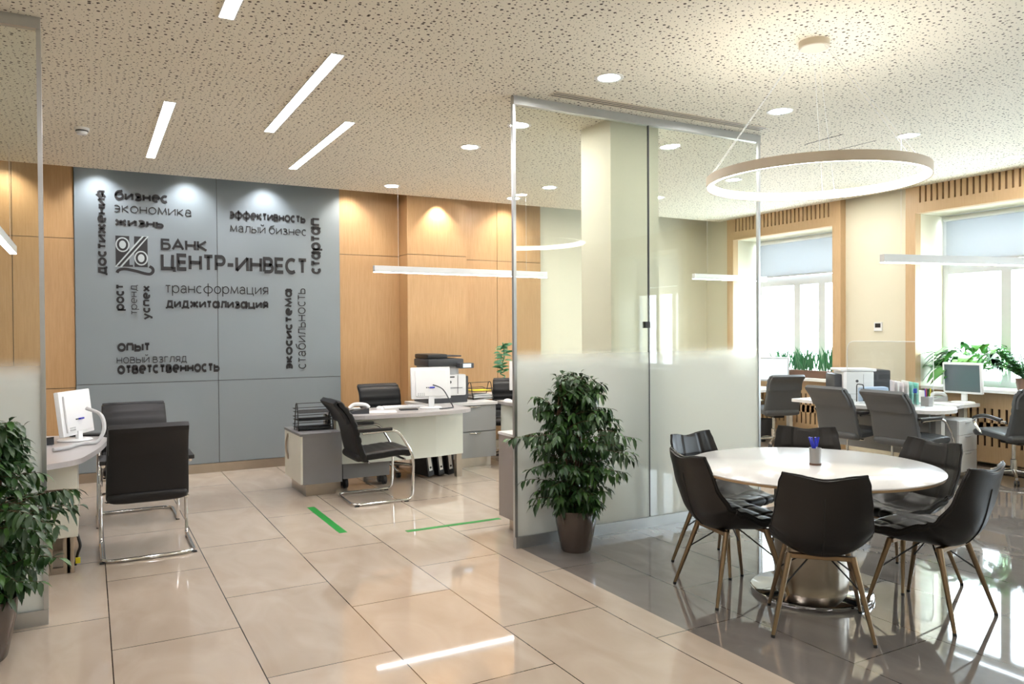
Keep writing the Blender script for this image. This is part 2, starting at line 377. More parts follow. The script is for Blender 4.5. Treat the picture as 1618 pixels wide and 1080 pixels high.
# clad back wall: grey metal panels, oak panels with fine shadow joints
def panels(name, rects, m, y0=9.12, y1=9.2):
    bm = BM()
    for x0, x1, z0, z1 in rects: bx(bm, x0+.003, x1-.003, y0, y1-.03, z0+.003, z1-.003)
    bx(bm, min(r[0] for r in rects)+.002, max(r[1] for r in rects)-.002, y0+.012, y1, min(r[2] for r in rects)+.002, 3.5, 1)
    return struct(name, bm, [m, MSEAM])
ZT = 3.52
panels('trim_1', [(-.12, 1.265, .1, 1.02), (1.265, 2.655, .1, 1.02), (-.12, 1.265, 1.02, ZT), (1.265, 2.655, 1.02, ZT)], MGREY, 9.10)
panels('trim_2', [(-5, -.66, 2.53, ZT), (-.66, -.12, 2.53, ZT), (-5, -2.0, .99, 2.53), (-2.0, -.66, .99, 2.53), (-.66, -.12, .99, 2.53), (-5, -.66, .1, .99), (-.66, -.12, .1, .99)], MWOOD)
panels('trim_3', [(2.655, 3.42, 2.49, ZT), (2.655, 3.42, .1, 2.49), (4.22, 4.8, 2.49, ZT), (4.22, 4.8, .1, 2.49), (4.8, 5.48, 2.49, ZT), (4.8, 5.48, .1, 2.49)], MWOOD)
bm = BM(); bx(bm, 3.42, 4.22, 8.85, 9.2, 2.503, ZT); bx(bm, 3.42, 4.22, 8.85, 9.2, .1, 2.497); bx(bm, 3.428, 4.212, 8.858, 9.19, .1, 3.5, 1)
struct('trim_4', bm, [MWOOD, MSEAM])
bm = BM(); bx(bm, -5, 5.48, 9.085, 9.12, 0, .1); bx(bm, 3.43, 4.21, 8.86, 9.1, 0, .1)
struct('baseboard_back', bm, MSTEEL)
struct('trim_5', box(3.60, 4.08, 4.92, 5.33, 0, ZC), MCREAM)
# window wall: portals, glazing, sills
for k, (a, b) in enumerate(WINY):
    bm = BM(); X0, X1 = 8.5, 8.6
    bx(bm, X0, X1, a-.125, a, 0, 3.5); bx(bm, X0, X1, b, b+.125, 0, 3.5)
    bx(bm, X0, X1, a, b, 2.9, 3.02); bx(bm, X0+.06, X1, a, b, 3.02, 3.5, 1)
    y = b
    while y > a:
        bx(bm, X0, X0+.062, max(y-.046, a), y, 3.02, 3.5); y -= .0685
    struct('trim_%d' % (6+k), bm, [MWOODL, MSLOT])
    w = bpy.data.objects.new('window_%d' % (k+1), None); COL.objects.link(w); w.location = (9.06, (a+b)/2, .88); w['kind'] = 'structure'
    inv = Matrix.Translation((-9.06, -(a+b)/2, -.88))
    bm = BM(); t = .07
    bx(bm, 9.03, 9.10, a, a+t, .88, 2.9); bx(bm, 9.03, 9.10, b-t, b, .88, 2.9); bx(bm, 9.032, 9.098, a+t, b-t, .86, .95); bx(bm, 9.032, 9.098, a+t, b-t, 2.83, 2.9)
    bx(bm, 9.032, 9.098, a+t, b-t, 2.20, 2.33)
    for m_ in (b-.73, b-1.16): bx(bm, 9.034, 9.096, m_-.055, m_+.055, .94, 2.21)
    bm.transform(inv); obj('window_frame', bm, MFRAME, w)
    bm = box(9.062, 9.068, a+.05, b-.05, .93, 2.85); bm.transform(inv); obj('pane', bm, MGLASSW, w)
    bm = box(8.60, 9.03, a, b, .845, .88); bm.transform(inv); obj('window_sill', bm, MLWHITE, w)
    where = ['far window beside the back wall', 'right window behind the desk with the monitor', 'window beyond the right edge', 'window beside the camera'][k]
    t_ = thing('roller_blind', 'white roller blind half lowered in the '+where, 'blind', (8.99, (a+b)/2, 2.34), 0)
    inv = Matrix.Translation((-8.99, -(a+b)/2, -2.34))
    bm = tube(BM(), [(8.98, a+.05, 2.855), (8.98, b-.05, 2.855)], .032, 14); bm.transform(inv); obj('roller_tube', bm, MPCASE, t_, True)
    bm = box(8.985, 8.988, a+.07, b-.07, 2.35, 2.85); bm.transform(inv); obj('blind_fabric', bm, MBLIND, t_)
    bm = box(8.978, 8.996, a+.07, b-.07, 2.33, 2.352); bm.transform(inv); obj('bottom_bar', bm, MGREYP, t_)
    if k < 2:
        bm = BM(); z0, z1 = .06, .835
        bx(bm, 8.74, 8.76, a+.02, b-.02, z0, .24); bx(bm, 8.74, 8.76, a+.02, b-.02, .40, .50); bx(bm, 8.74, 8.76, a+.02, b-.02, .66, z1)
        y = a+.02
        while y < b-.03: bx(bm, 8.74, 8.76, y, min(y+.05, b-.02), .24, .66); y += .078
        o = obj('radiator_screen', bm, MWOODL)
        tag(o, 'pale wooden radiator screen with slots below the '+where, 'radiator screen', 'slotted radiator screens')
        struct('trim_%d' % (20+k), box(8.79, 8.80, a+.02, b-.02, .05, .83), MSLOT)
# glass partitions
def partition(name, label, x0, x1, seams, edges, endpost):
    y = 4.78; t_ = thing(name, label, 'glass partition', ((x0+x1)/2, y, 0)); inv = Matrix.Translation((-(x0+x1)/2, -y, 0))
    def p(n, bm, m): bm.transform(inv); return obj(n, bm, m, t_)
    xs = [x0]+seams+[x1]
    for a, b in zip(xs, xs[1:]): p('glass_pane', box(a+.003, b-.003, y-.006, y+.006, .075, ZC-.055), MGLASSP)
    p('top_rail', box(x0, x1, y-.022, y+.022, ZC-.06, ZC), MALU)
    p('bottom_rail', box(x0, x1, y-.022, y+.022, 0, .08), MALU)
    for e in edges: p('edge_profile', box(e-.011, e+.011, y-.014, y+.014, .08, ZC-.06), MALU)
    for e in seams: p('joint_strip', box(e-.004, e+.004, y-.008, y+.008, .08, ZC-.06), MDGREYP)
    return t_, p
gp, p = partition('glass_partition', 'large part-frosted glass partition standing behind the round table', 2.645, 5.065, [3.86], [2.652, 5.058], True)
p('patch_clip', box(3.815, 3.862, 4.762, 4.798, 1.565, 1.615), MBLACKM)
partition('glass_partition', 'part-frosted glass partition at the left edge behind a ficus', -3.2, -.205, [-1.7], [-.215], True)

# ------------------------------------------------------------------ ceiling fittings
def linear(x, y0, y1, label):
    t_ = thing('linear_light', label, 'ceiling light', (x, (y0+y1)/2, ZC), 0, 'linear ceiling lights'); h = (y1-y0)/2
    bm = BM(); 
    for a, b, c, d in ((-.043, -.036, -h, h), (.036, .043, -h, h), (-.043, .043, -h-.006, -h), (-.043, .043, h, h+.006)): bx(bm, a, b, c, d, -.006, .0)
    obj('frame', bm, MLWHITE, t_); obj('diffuser', box(-.036, .036, -h, h, -.004, .0), MLIN, t_)
linear(.655, 2.30, 4.30, 'linear ceiling light cut off by the top edge of the view')
linear(.53, 6.04, 8.02, 'shortest linear ceiling light, left of the other slanting strips')
linear(1.325, 4.55, 6.55, 'long linear ceiling light in the middle of the slanting strips')
linear(1.83, 5.96, 7.92, 'linear ceiling light nearest the oak wall and lettering, right of the long strip')
for x_, y0_, y1_, lb in [(.0, -1.2, .8, 'added linear fill light above the camera, out of view'), (-1.3, -.4, 1.6, 'added linear fill light left of the camera, out of view'), (2.6, -2.6, -.6, 'added linear fill light behind the camera on the right, out of view'), (-2.2, 3.4, 5.4, 'added linear fill light left of the left glass, out of view')]: linear(x_, y0_, y1_, lb)  # unseen strips added as fill to brighten the camera side of the room
def downlight(x, y, label):
    t_ = thing('downlight', label, 'downlight', (x, y, ZC), 0, 'round recessed downlights')
    bm = lathe(BM(), [(.072, 0), (.072, -.003), (.092, -.005), (.098, -.003), (.098, 0)], 28); obj('trim_ring', bm, MLWHITE, t_, True)
    bm = lathe(BM(), [(0, -.002), (.072, -.002), (.072, 0), (0, 0)], 28); obj('lamp_disc', bm, MDOWN, t_)
for x, y, lb in [(3.02, 4.14, 'downlight above the glass partition corner, nearest the top centre'), (4.63, 4.16, 'downlight between the ring lamp canopy and the glass partition'),
    (3.03, 6.27, 'downlight left of the tall edge of the glass partition'), (3.04, 8.34, 'downlight beside the wire of the pendant, above the oak wall'),
    (3.07, 5.43, 'downlight just inside the left edge of the glass partition'), (4.67, 8.42, 'downlight seen at the glass partition edge, in front of the oak wall'),
    (4.69, 7.6, 'downlight seen through glass left of the cream column'), (4.63, 5.44, 'downlight seen through glass just right of the cream column'),
    (6.25, 7.56, 'farthest downlight seen through glass right of the cream column'), (6.2, 4.17, 'downlight above the right part of the ring lamp'),
    (6.27, 6.29, 'downlight seen just above the left end of the ring lamp'), (7.9, 4.2, 'downlight at the right edge beside the slatted window head'),
    (7.85, 6.2, 'downlight seen inside the ring lamp, near the window wall'), (1.4, 1.2, 'downlight over the aisle in front of the camera'), (4.63, 1.4, 'downlight right of the camera'), (-1.6, 2.0, 'downlight left of the camera'),
    (-1.6, 6.3, 'downlight above the left desk')]: downlight(x, y, lb)
t_ = thing('smoke_detector', 'small white smoke detector on the ceiling above the left glass edge', 'smoke detector', (-.03, 7.14, ZC))
obj('base', lathe(BM(), [(0, 0), (.055, 0), (.055, -.02), (.05, -.022), (0, -.022)], 24), MLWHITE, t_, True)
obj('sensor_cap', lathe(BM(), [(.042, -.022), (.042, -.04), (.035, -.052), (0, -.052)], 24), MWHITEP, t_, True)
obj('dark_band', lathe(BM(), [(.046, -.022), (.046, -.030), (.042, -.030)], 24), MBLACKP, t_, True)
t_ = thing('air_slot_diffuser', 'long slotted air diffuser in the ceiling along the glass partition', 'air vent', (3.9, 4.6, ZC))
bm = BM()
for yy in (-.045, -.012, .021): bx(bm, -1.02, 1.02, yy, yy+.02, -.003, 0)
obj('dark_slot', bm, MBLACKM, t_)
bm = BM()
for yy in (-.06, -.031, .002, .035): bx(bm, -1.04, 1.04, yy, yy+.011, -.006, 0)
obj('frame', bm, MRCASE, t_)
t_ = thing('ceiling_hatch', 'thin-edged square access hatch in the ceiling inside the ring lamp wires', 'hatch', (5.88, 4.6, ZC))
for x_ in (-.222, .222): obj('edge_joint', box(x_-.003, x_+.003, -.2, .2, -.003, 0), MBLACKM, t_)
obj('panel', box(-.215, .215, -.2, .2, -.0015, 0), MCEIL, t_)
# ring pendant
RC = (3.70, 3.07); t_ = thing('ring_pendant', 'large glowing ring pendant hanging over the round table', 'pendant lamp', (RC[0], RC[1], 2.39))
R_ = .61
obj('ring_case', lathe(BM(), [(R_, 0), (R_, .055), (R_-.008, .055), (R_-.008, .003), (R_, 0)], 96), MRCASE, t_, True)
obj('ring_diffuser', lathe(BM(), [(R_-.009, .004), (R_-.009, .045), (R_-.03, .045), (R_-.03, .004), (R_-.009, .004)], 96), MRING, t_, True)
c_ = obj('canopy', lathe(BM(), [(0, ZC-2.39), (.085, ZC-2.39), (.085, ZC-2.39-.035), (.08, ZC-2.39-.04), (0, ZC-2.39-.04)], 32), MRCASE, t_, True)
for k in range(3):
    for d in (-.06, .06):
        a = k*2*PI/3+.55+d; q = k*2*PI/3+.55
        obj('wire', tube(BM(), [(R_*math.cos(a)*.985, R_*math.sin(a)*.985, .05), (.07*math.cos(q+d*3), .07*math.sin(q+d*3), ZC-2.39-.03)], .0012, 5), MPCASE, t_)
def pendant(label, p0, ang, length, wires, z=2.28, emat=MPEND):
    t_ = thing('linear_pendant', label, 'pendant lamp', (p0[0], p0[1], z), ang, 'bar pendants')
    bm = BM(); bx(bm, 0, length, -.028, .028, .006, .075, 0, .003); obj('case', bm, MPCASE, t_)
    obj('diffuser', box(.004, length-.004, -.024, .024, 0, .0055), emat, t_)
    for w in wires: obj('wire', tube(BM(), [(w, 0, .075), (w, 0, ZC-z)], .0015, 6), MPCASE, t_)
pendant('bar pendant hanging in front of the oak wall over the centre desk', (2.79, 8.25), 0, 2.25, [.29, 1.96], 2.215)
pendant('bar pendant seen behind the glass partition near the far window', (7.12, 7.87), 0, 1.35, [.25, 1.2], 2.235)
pendant('bar pendant in front of the right window', (5.98, 4.26), -.23, 2.2, [.2, 1.8], 2.115)
pendant('bar pendant cut by the left edge of the view', (-.59, 8.28), -PI/2, 2.2, [.3, 1.9], 2.27)

# ------------------------------------------------------------------ stroke lettering on the wall
def arc(cx, cy, rx, ry, a0, a1, n=20): return [(cx+rx*math.cos(math.radians(a0+(a1-a0)*k/n)), cy+ry*math.sin(math.radians(a0+(a1-a0)*k/n))) for k in range(n+1)]
O = arc(.5, .5, .5, .5, 0, 360, 28)
GL = {  # glyph: (width, strokes) in a 0..1 box; y below 0 / above 1 for tails
 'о': (.95, [O]), 'с': (.78, [arc(.54, .5, .54, .5, 52, 308)]),
 'е': (.92, [[(0.02, .5), (1, .5)], arc(.5, .5, .5, .5, 0, 296)]), 'э': (.85, [arc(.48, .5, .52, .5, 122, -122), [(.25, .5), (1, .5)]]),
 'и': (.9, [[(0, 0), (0, 1)], [(1, 0), (1, 1)], [(0, .04), (1, .96)]]), 'й': (.9, [[(0, 0), (0, 1)], [(1, 0), (1, 1)], [(0, .04), (1, .96)], arc(.5, 1.48, .26, .17, 180, 360, 10)]),
 'н': (.86, [[(0, 0), (0, 1)], [(1, 0), (1, 1)], [(0, .5), (1, .5)]]), 'п': (.86, [[(0, 0), (0, 1)], [(1, 0), (1, 1)], [(0, 1), (1, 1)]]),
 'т': (.66, [[(0, 1), (1, 1)], [(.5, 0), (.5, 1)]]), 'г': (.62, [[(0, 0), (0, 1)], [(0, 1), (1, 1)]]),
 'р': (.92, [[(0, -.45), (0, 1)], O]), 'б': (.95, [O, [(0, .5)]+arc(.62, .62, .62, .72, 180, 115, 8)+[(.95, 1.42)]]),
 'в': (.8, [[(0, 0), (0, 1)], [(0, 1), (.55, 1)]+arc(.6, .77, .3, .23, 90, -90, 10)+[(0, .54)], [(.6, .54)]+arc(.66, .27, .34, .27, 90, -90, 10)+[(0, 0)]]),
 'з': (.78, [arc(.45, .75, .42, .25, 150, -90, 12)+[(.3, .5)], [(.3, .5)]+arc(.48, .25, .5, .25, 90, -150, 12)]),
 'ж': (1.25, [[(.5, 0), (.5, 1)], [(0, 1), (.42, .52), (0, 0)], [(1, 1), (.58, .52), (1, 0)]]),
 'к': (.8, [[(0, 0), (0, 1)], [(.95, 1), (.15, .5), (1, 0)]]), 'л': (.86, [[(0, 0), (.2, .12), (.3, 1), (1, 1), (1, 0)]]),
 'м': (1.12, [[(0, 0), (.1, 1), (.5, .1), (.9, 1), (1, 0)]]), 'д': (1.0, [[(.05, 0), (1, 0)], [(.0, -.3), (.0, 0)], [(1, -.3), (1, 0)], [(.16, 0), (.32, 1), (.86, 1), (.86, 0)]]),
 'ц': (.98, [[(0, 1), (0, 0), (1, 0), (1, -.3)], [(.86, 0), (.86, 1)]]), 'ы': (1.12, [[(0, 1), (0, 0)]+[(.35, 0)]+arc(.4, .29, .28, .29, -90, 90, 10)+[(0, .58)], [(1, 0), (1, 1)]]),
 'ь': (.78, [[(0, 1), (0, 0), (.6, 0)]+arc(.65, .29, .35, .29, -90, 90, 10)+[(0, .58)]]),
 'я': (.78, [[(1, 0), (1, 1)], [(1, 1), (.4, 1)]+arc(.4, .72, .38, .28, 90, 270, 10)+[(1, .44)], [(.62, .44), (0, 0)]]),
 'у': (.86, [[(0, 1), (.52, .02)], [(1, 1), (.38, -.42), (.1, -.42)]]), 'х': (.85, [[(0, 0), (1, 1)], [(0, 1), (1, 0)]]),
 'ф': (1.25, [[(.5, -.45), (.5, 1.42)], arc(.5, .5, .5, .48, 0, 360, 28)]),
 'а': (1.0, [arc(.40, .5, .40, .5, 0, 360, 28), [(1, 0), (1, 1)], [(.7, 1), (1, 1)], [(.7, 0), (1, 0)]]), 'a2': (.8, [[(.06, .8)]+arc(.48, .68, .42, .32, 150, 0, 10)+[(.9, .1), (1, 0)], arc(.42, .28, .42, .28, 50, 330, 16), [(.6, .5), (.9, .56)]]),
 'Б': (.66, [[(.95, 1), (0, 1), (0, 0), (.55, 0)]+arc(.62, .29, .38, .29, -90, 90, 10)+[(0, .58)]]), 'А': (.92, [[(0, 0), (.5, 1), (1, 0)], [(.2, .33), (.8, .33)]]),
 'Н': (.78, [[(0, 0), (0, 1)], [(1, 0), (1, 1)], [(0, .5), (1, .5)]]), 'К': (.76, [[(0, 0), (0, 1)], [(.95, 1), (.12, .5), (1, 0)]]),
 'Ц': (.86, [[(0, 1), (0, 0), (1, 0), (1, -.22)], [(.86, 0), (.86, 1)]]), 'Е': (.6, [[(1, 1), (0, 1), (0, 0), (1, 0)], [(0, .5), (.92, .5)]]),
 'Т': (.62, [[(0, 1), (1, 1)], [(.5, 0), (.5, 1)]]), 'Р': (.62, [[(0, 0), (0, 1), (.55, 1)]+arc(.6, .71, .4, .29, 90, -90, 10)+[(0, .42)]]),
 '-': (.42, [[(0, .42), (1, .42)]]), 'И': (.84, [[(0, 0), (0, 1)], [(1, 0), (1, 1)], [(0, .03), (1, .97)]]),
 'В': (.66, [[(0, 0), (0, 1), (.5, 1)]+arc(.55, .76, .34, .24, 90, -90, 10)+[(0, .52)], [(.55, .52)]+arc(.62, .26, .38, .26, 90, -90, 10)+[(0, 0)]]),
 'С': (.74, [arc(.58, .5, .58, .5, 54, 306)]), ' ': (.45, [])}
def ribbon(polys, pts, w):
    h = w/2; P = [Vector(p) for p in pts]; N = len(P); closed = (P[0]-P[-1]).length < 1e-4 and N > 4
    Ls, Rs = [], []
    for i in range(N):
        if closed: d1 = (P[i]-P[(i-1) % (N-1) if i else N-2]); d2 = (P[(i+1) % (N-1) if i < N-1 else 1]-P[i])
        else: d1 = P[i]-P[i-1] if i else P[1]-P[0]; d2 = P[i+1]-P[i] if i < N-1 else P[-1]-P[-2]
        d1 = d1.normalized(); d2 = d2.normalized(); n1 = Vector((-d1.y, d1.x)); n2 = Vector((-d2.y, d2.x)); nn = (n1+n2)
        nn = nn.normalized() if nn.length > .2 else n1
        k = min(1/max(nn.dot(n1), .1), 2.2)
        Ls.append(P[i]+nn*h*k); Rs.append(P[i]-nn*h*k)
    for i in range(N-1): polys.append([Ls[i], Ls[i+1], Rs[i+1], Rs[i]])
def wordpolys(s, w, light):
    polys = []; x = 0
    for ch in s:
        key = 'a2' if (ch == 'а' and light) else ch
        gw, st = GL[key]; cap = ch.isupper()
        for q in st:
            pts = [(x+w/2+px*(gw*(1.0 if not cap else 1)), w/2+py*(1-w)) for px, py in q]; ribbon(polys, pts, w)
        x += gw+w+(.20 if light else .06) if ch != ' ' else gw
    return polys
YW = 9.10
def polys_obj(name, polys, m, y, th=.006):
    bm = BM()
    for q in polys:
        a = [bm.verts.new((v[0], y, v[1])) for v in q]; b = [bm.verts.new((v[0], y-th, v[1])) for v in q]; n = len(q)
        try:
            bm.faces.new(a); bm.faces.new(b)
            for i in range(n): bm.faces.new((a[i], a[(i+1) % n], b[(i+1) % n], b[i]))
        except ValueError: pass
    return obj(name, bm, m)
def word(s, w, box_, label, vert=False):
    light = w < .18; P = wordpolys(s, w, light); x0, x1, z0, z1 = box_
    if vert: P = [[Vector((-v.y, v.x)) for v in q] for q in P]
    mx = [f(v[i] for q in P for v in q) for i in (0, 1) for f in (min, max)]
    P = [[(x0+(v[0]-mx[0])/(mx[1]-mx[0])*(x1-x0), z0+(v[1]-mx[2])/(mx[3]-mx[2])*(z1-z0)) for v in q] for q in P]
    o = polys_obj('wall_lettering', P, MTEXT, YW); tag(o, label, 'lettering', 'black lettering on the grey wall')
BW, LW = .30, .115
word('бизнес', BW, (.253, .761, 2.952, 3.065), 'bold black word "бизнес" at the top left of the grey wall')
word('экономика', LW, (.251, 1.002, 2.824, 2.907), 'thin black word "экономика" second line at the top left of the grey wall')
word('жизнь', BW, (.256, .723, 2.678, 2.757), 'bold black word "жизнь" just above the percent emblem')
word('эффективность', BW, (1.405, 2.247, 2.813, 2.93), 'bold black word "эффективность" at the top right of the grey wall')
word('малый бизнес', LW, (1.404, 2.25, 2.683, 2.787), 'thin black words "малый бизнес" on the right above the large capitals')
word('БАНК', .2, (.692, 1.158, 2.448, 2.584), 'smaller line of bold capitals right of the percent emblem')
word('ЦЕНТР-ИНВЕСТ', .21, (.689, 2.249, 2.217, 2.418), 'largest line of bold black capitals across the grey wall')
word('трансформация', LW, (.735, 1.813, 1.956, 2.098), 'thin black word "трансформация" below the large capitals')
word('диджитализация', BW, (.733, 1.812, 1.816, 1.923), 'bold black word "диджитализация" in the middle of the grey wall')
word('опыт', BW, (.263, .567, 1.355, 1.45), 'bold black word "опыт" at the lower left of the grey wall')
word('новый взгляд', LW, (.255, .939, 1.219, 1.325), 'thin black words "новый взгляд" at the lower left of the grey wall')
word('ответственность', BW, (.26, 1.277, 1.116, 1.215), 'bold black word "ответственность" lowest on the grey wall')
word('достижения', BW, (.078, .179, 2.16, 3.042), 'bold vertical word "достижения" at the left edge of the grey wall', True)
word('стартап', BW, (2.312, 2.442, 2.239, 2.901), 'bold vertical word "стартап" at the right edge of the grey wall', True)
word('рост', BW, (.258, .346, 1.789, 2.062), 'bold vertical word "рост" under the percent emblem', True)
word('тренд', LW, (.399, .474, 1.753, 2.063), 'thin vertical word "тренд" between the two bold vertical words', True)
word('успех', BW, (.512, .603, 1.696, 2.059), 'bold vertical word "успех" under the tail of the percent emblem', True)
word('экосистема', BW, (1.993, 2.087, 1.126, 2.06), 'bold vertical word "экосистема" at the lower right of the grey wall', True)
word('стабильность', LW, (2.118, 2.238, 1.125, 2.066), 'thin vertical word "стабильность" at the lower right edge of the grey wall', True)
# percent emblem
t_ = thing('wall_emblem', 'black percent-sign emblem with a curled tail on the grey wall', 'emblem', (.41, YW, 2.25))
def emb(name, polys, m, lay, seg=None):
    o = polys_obj(name, [[(x-.41, z-2.25) for x, z in q] for q in polys], m, -.002*lay, .0025); o.parent = t_; return o
def el(cx, cz, rx, rz, n=40): return [(cx+rx*math.cos(2*PI*k/n), cz+rz*math.sin(2*PI*k/n)) for k in range(n)]
emb('block', [[(.257, 2.579), (.387, 2.579), (.387, 2.255), (.257, 2.255)]], MTEXT, 0)
emb('block', [[(.434, 2.58), (.562, 2.58), (.562, 2.256), (.434, 2.256)]], MTEXT, 0)
emb('foot', [[(.387, 2.275), (.42, 2.275), (.42, 2.255), (.387, 2.255)]], MTEXT, 0)
emb('slash_outline', [[(.248, 2.25), (.314, 2.25), (.575, 2.585), (.510, 2.585)]], MSILV, 1)
emb('slash', [[(.268, 2.254), (.296, 2.254), (.557, 2.581), (.527, 2.581)]], MTEXT, 2)
for cx, cz in ((.323, 2.486), (.499, 2.350)):
    emb('ring_outline', [el(cx, cz, .066, .078)], MSILV, 3); emb('ring', [el(cx, cz, .053, .064)], MTEXT, 4); emb('ring_hole', [el(cx, cz, .032, .042)], MSILV, 5)
q = [(v.x, v.y) for v in catmull([Vector(a) for a in [(.268, 2.188), (.288, 2.218), (.347, 2.230), (.445, 2.212), (.535, 2.188), (.585, 2.185), (.612, 2.212), (.607, 2.246), (.578, 2.266)]], 6)]
P = []; ribbon(P, q, .03); emb('tail', [[tuple(v) for v in a] for a in P], MTEXT, 0)

# ------------------------------------------------------------------ dining chairs and round table
def dining_chair(label):
    t_ = thing('dining_chair', label, 'chair', (0, 0, 0), 0, 'quilted leather chairs round the white table')
    prof = [(.245, .425), (.262, .452), (.235, .468), (.16, .462), (.05, .447), (-.06, .437), (-.145, .445), (-.20, .49), (-.235, .56), (-.262, .65), (-.285, .74), (-.303, .81), (-.308, .835)]
    P = [(v.x, v.y) for v in catmull([Vector(p) for p in prof], 8)]; N = len(P); Lc = [0]
    for i in range(1, N): Lc.append(Lc[-1]+math.dist(P[i], P[i-1]))
    Lc = [l/Lc[-1] for l in Lc]
    def ip(s, tab):
        for (a, va), (b, vb) in zip(tab, tab[1:]):
            if s <= b:
                t = (s-a)/(b-a); t = t*t*(3-2*t); return va+(vb-va)*t
        return tab[-1][1]
    WT = [(0, .18), (.06, .205), (.2, .228), (.45, .245), (.62, .238), (.8, .222), (.93, .208), (1, .192)]
    LT = [(0, 0.0), (.1, .004), (.25, .03), (.42, .095), (.52, .115), (.65, .085), (.8, .05), (1, .035)]
    TT = [(0, .02), (.06, .055), (.25, .06), (.42, .05), (.6, .038), (1, .026)]
    U = 41; inn = []; outr = []
    for i in range(N):
        s = Lc[i]; a = Vector(P[max(i-1, 0)]); b = Vector(P[min(i+1, N-1)]); t = (b-a).normalized(); n = Vector((-t.y, t.x))
        if n.y < 0 and s < .4: n = -n
        n = Vector((t.y, -t.x)) if False else Vector((0, 0))
        tt = t; nn = Vector((-tt.y, tt.x)); nn = -nn      # interior side (up on seat, forward on back)
        ri, ro = [], []
        for j in range(U):
            u = -1+2*j/(U-1); w = ip(s, WT); lf = ip(s, LT)*abs(u)**2.2
            # quilting creases
            g = 0
            for c in (-.42, .42): g += .007*math.exp(-((u-c)/.05)**2)
            for c in (.16, .30, .60, .82): g += .007*math.exp(-((s-c)/.014)**2)*(1 if abs(u) < .8 else .3)
            g += .004*math.exp(-((abs(u)-.82)/.05)**2)
            puff = .010*(1-u*u)
            dip = -.018*math.exp(-(u/.45)**2) if s > .97 else 0
            q = Vector(P[i])+nn*(lf+puff-g)
            ri.append(Vector((u*w, q.x, q.y+ (dip*((s-.97)/.03) if s > .97 else 0))))
            q2 = Vector(P[i])+nn*(lf-ip(s, TT)*(1-.25*abs(u)**6))
            wo = w*(1.0 if abs(u) < .99 else 1.0)
            ro.append(Vector((u*wo, q2.x, q2.y+(dip*((s-.97)/.03) if s > .97 else 0))))
        inn.append(ri); outr.append(ro)
    bm = BM(); A = [[bm.verts.new(v) for v in r] for r in inn]; B = [[bm.verts.new(v) for v in r] for r in outr]
    for i in range(N-1):
        for j in range(U-1):
            bm.faces.new((A[i][j], A[i][j+1], A[i+1][j+1], A[i+1][j])); bm.faces.new((B[i][j], B[i+1][j], B[i+1][j+1], B[i][j+1]))
        bm.faces.new((A[i][0], A[i+1][0], B[i+1][0], B[i][0])); bm.faces.new((A[i][-1], B[i][-1], B[i+1][-1], A[i+1][-1]))
    for j in range(U-1):
        bm.faces.new((A[0][j], B[0][j], B[0][j+1], A[0][j+1])); bm.faces.new((A[-1][j], A[-1][j+1], B[-1][j+1], B[-1][j]))
    sh = obj('seat_shell', bm, MDLEATH, t_, True)
    # piping along the rim, seam down the rear
    rim = [inn[i][0]*.5+outr[i][0]*.5 for i in range(2, N)]+[inn[-1][j]*.5+outr[-1][j]*.5 for j in range(1, U-1)]+[inn[i][-1]*.5+outr[i][-1]*.5 for i in range(N-1, 1, -1)]
    rimc = [v+Vector((math.copysign(.002, v.x), 0, .002)) for v in rim]
    obj('piping', tube(BM(), rimc, .0045, 6), MDSEAM, sh, True)
    mid = U//2; seam = [outr[i][mid]+Vector((0, -.001, -.001)) for i in range(N) if .52 < Lc[i] < .88]
    obj('rear_seam', tube(BM(), seam, .0035, 6), MDSEAM, sh, True)
    for sx in (-1, 1):
        for sy in (-1, 1):
            top = (sx*.15, sy*.13+.01, .40); bot = (sx*.235, sy*.235, .012)
            lg = obj('leg', tube(BM(), [top, bot], .0165, 12, 0, .0095), MBRONZE, t_, True)
            obj('foot_cap', tube(BM(), [(sx*.2345, sy*.2345, .014), (sx*.236, sy*.236, 0)], .0105, 10), MBLACKP, lg, True)
            f = .42; m_ = tuple(top[k]+(bot[k]-top[k])*f for k in range(3))
            obj('brace_wire', tube(BM(), [m_, (sx*.02, sy*.02, .395)], .0045, 7), MBLACKM, t_, True)
    bm = BM(); bx(bm, -.155, .155, .12, .155, .378, .402, 0, .004); bx(bm, -.155, .155, -.135, -.10, .378, .402, 0, .004); bx(bm, -.05, .05, -.13, .15, .385, .402)
    obj('seat_bracket', bm, MBRONZE, t_)
    return t_
D = [((3.325, 2.735), 45, 'dark quilted leather chair nearest the camera, its back turned to the viewer'), ((3.295, 3.335), -12, 'dark quilted leather chair left of the round table, nearest the left plant'),
     ((4.0, 2.56), 97, 'dark quilted leather chair at the right front of the round table seen from its side'), ((4.385, 3.0), 172, 'dark quilted leather chair at the right rear of the round table facing left'),
     ((4.36, 3.66), 224, 'dark quilted leather chair directly behind the pen cup, only its top showing'), ((3.66, 3.76), 277, 'dark quilted leather chair behind the left one, in front of the frosted glass')]
ch = None
for (x, y), a, lb in D:
    rz = math.radians(a)-PI/2
    if ch is None: ch = dining_chair(lb); ch.location = (x, y, 0); ch.rotation_euler = (0, 0, rz)
    else: dup(ch, (x, y, 0), rz, lb)
t_ = thing('round_table', 'round white pedestal table with a steel base', 'table', (3.705, 3.10, 0))
R_ = .70
obj('tabletop', lathe(BM(), [(0, .75), (R_-.004, .75), (R_, .747), (R_, .742), (0, .742)], 96), MTOP, t_, True)
obj('edge_band', lathe(BM(), [(R_-.02, .742), (R_-.001, .7418), (R_-.006, .728), (R_-.03, .725), (0, .725)], 96), MEDGE, t_, True)
obj('pedestal', lathe(BM(), [(.205, .03), (.205, .725), (0, .725)], 64), MSTEEL, t_, True)
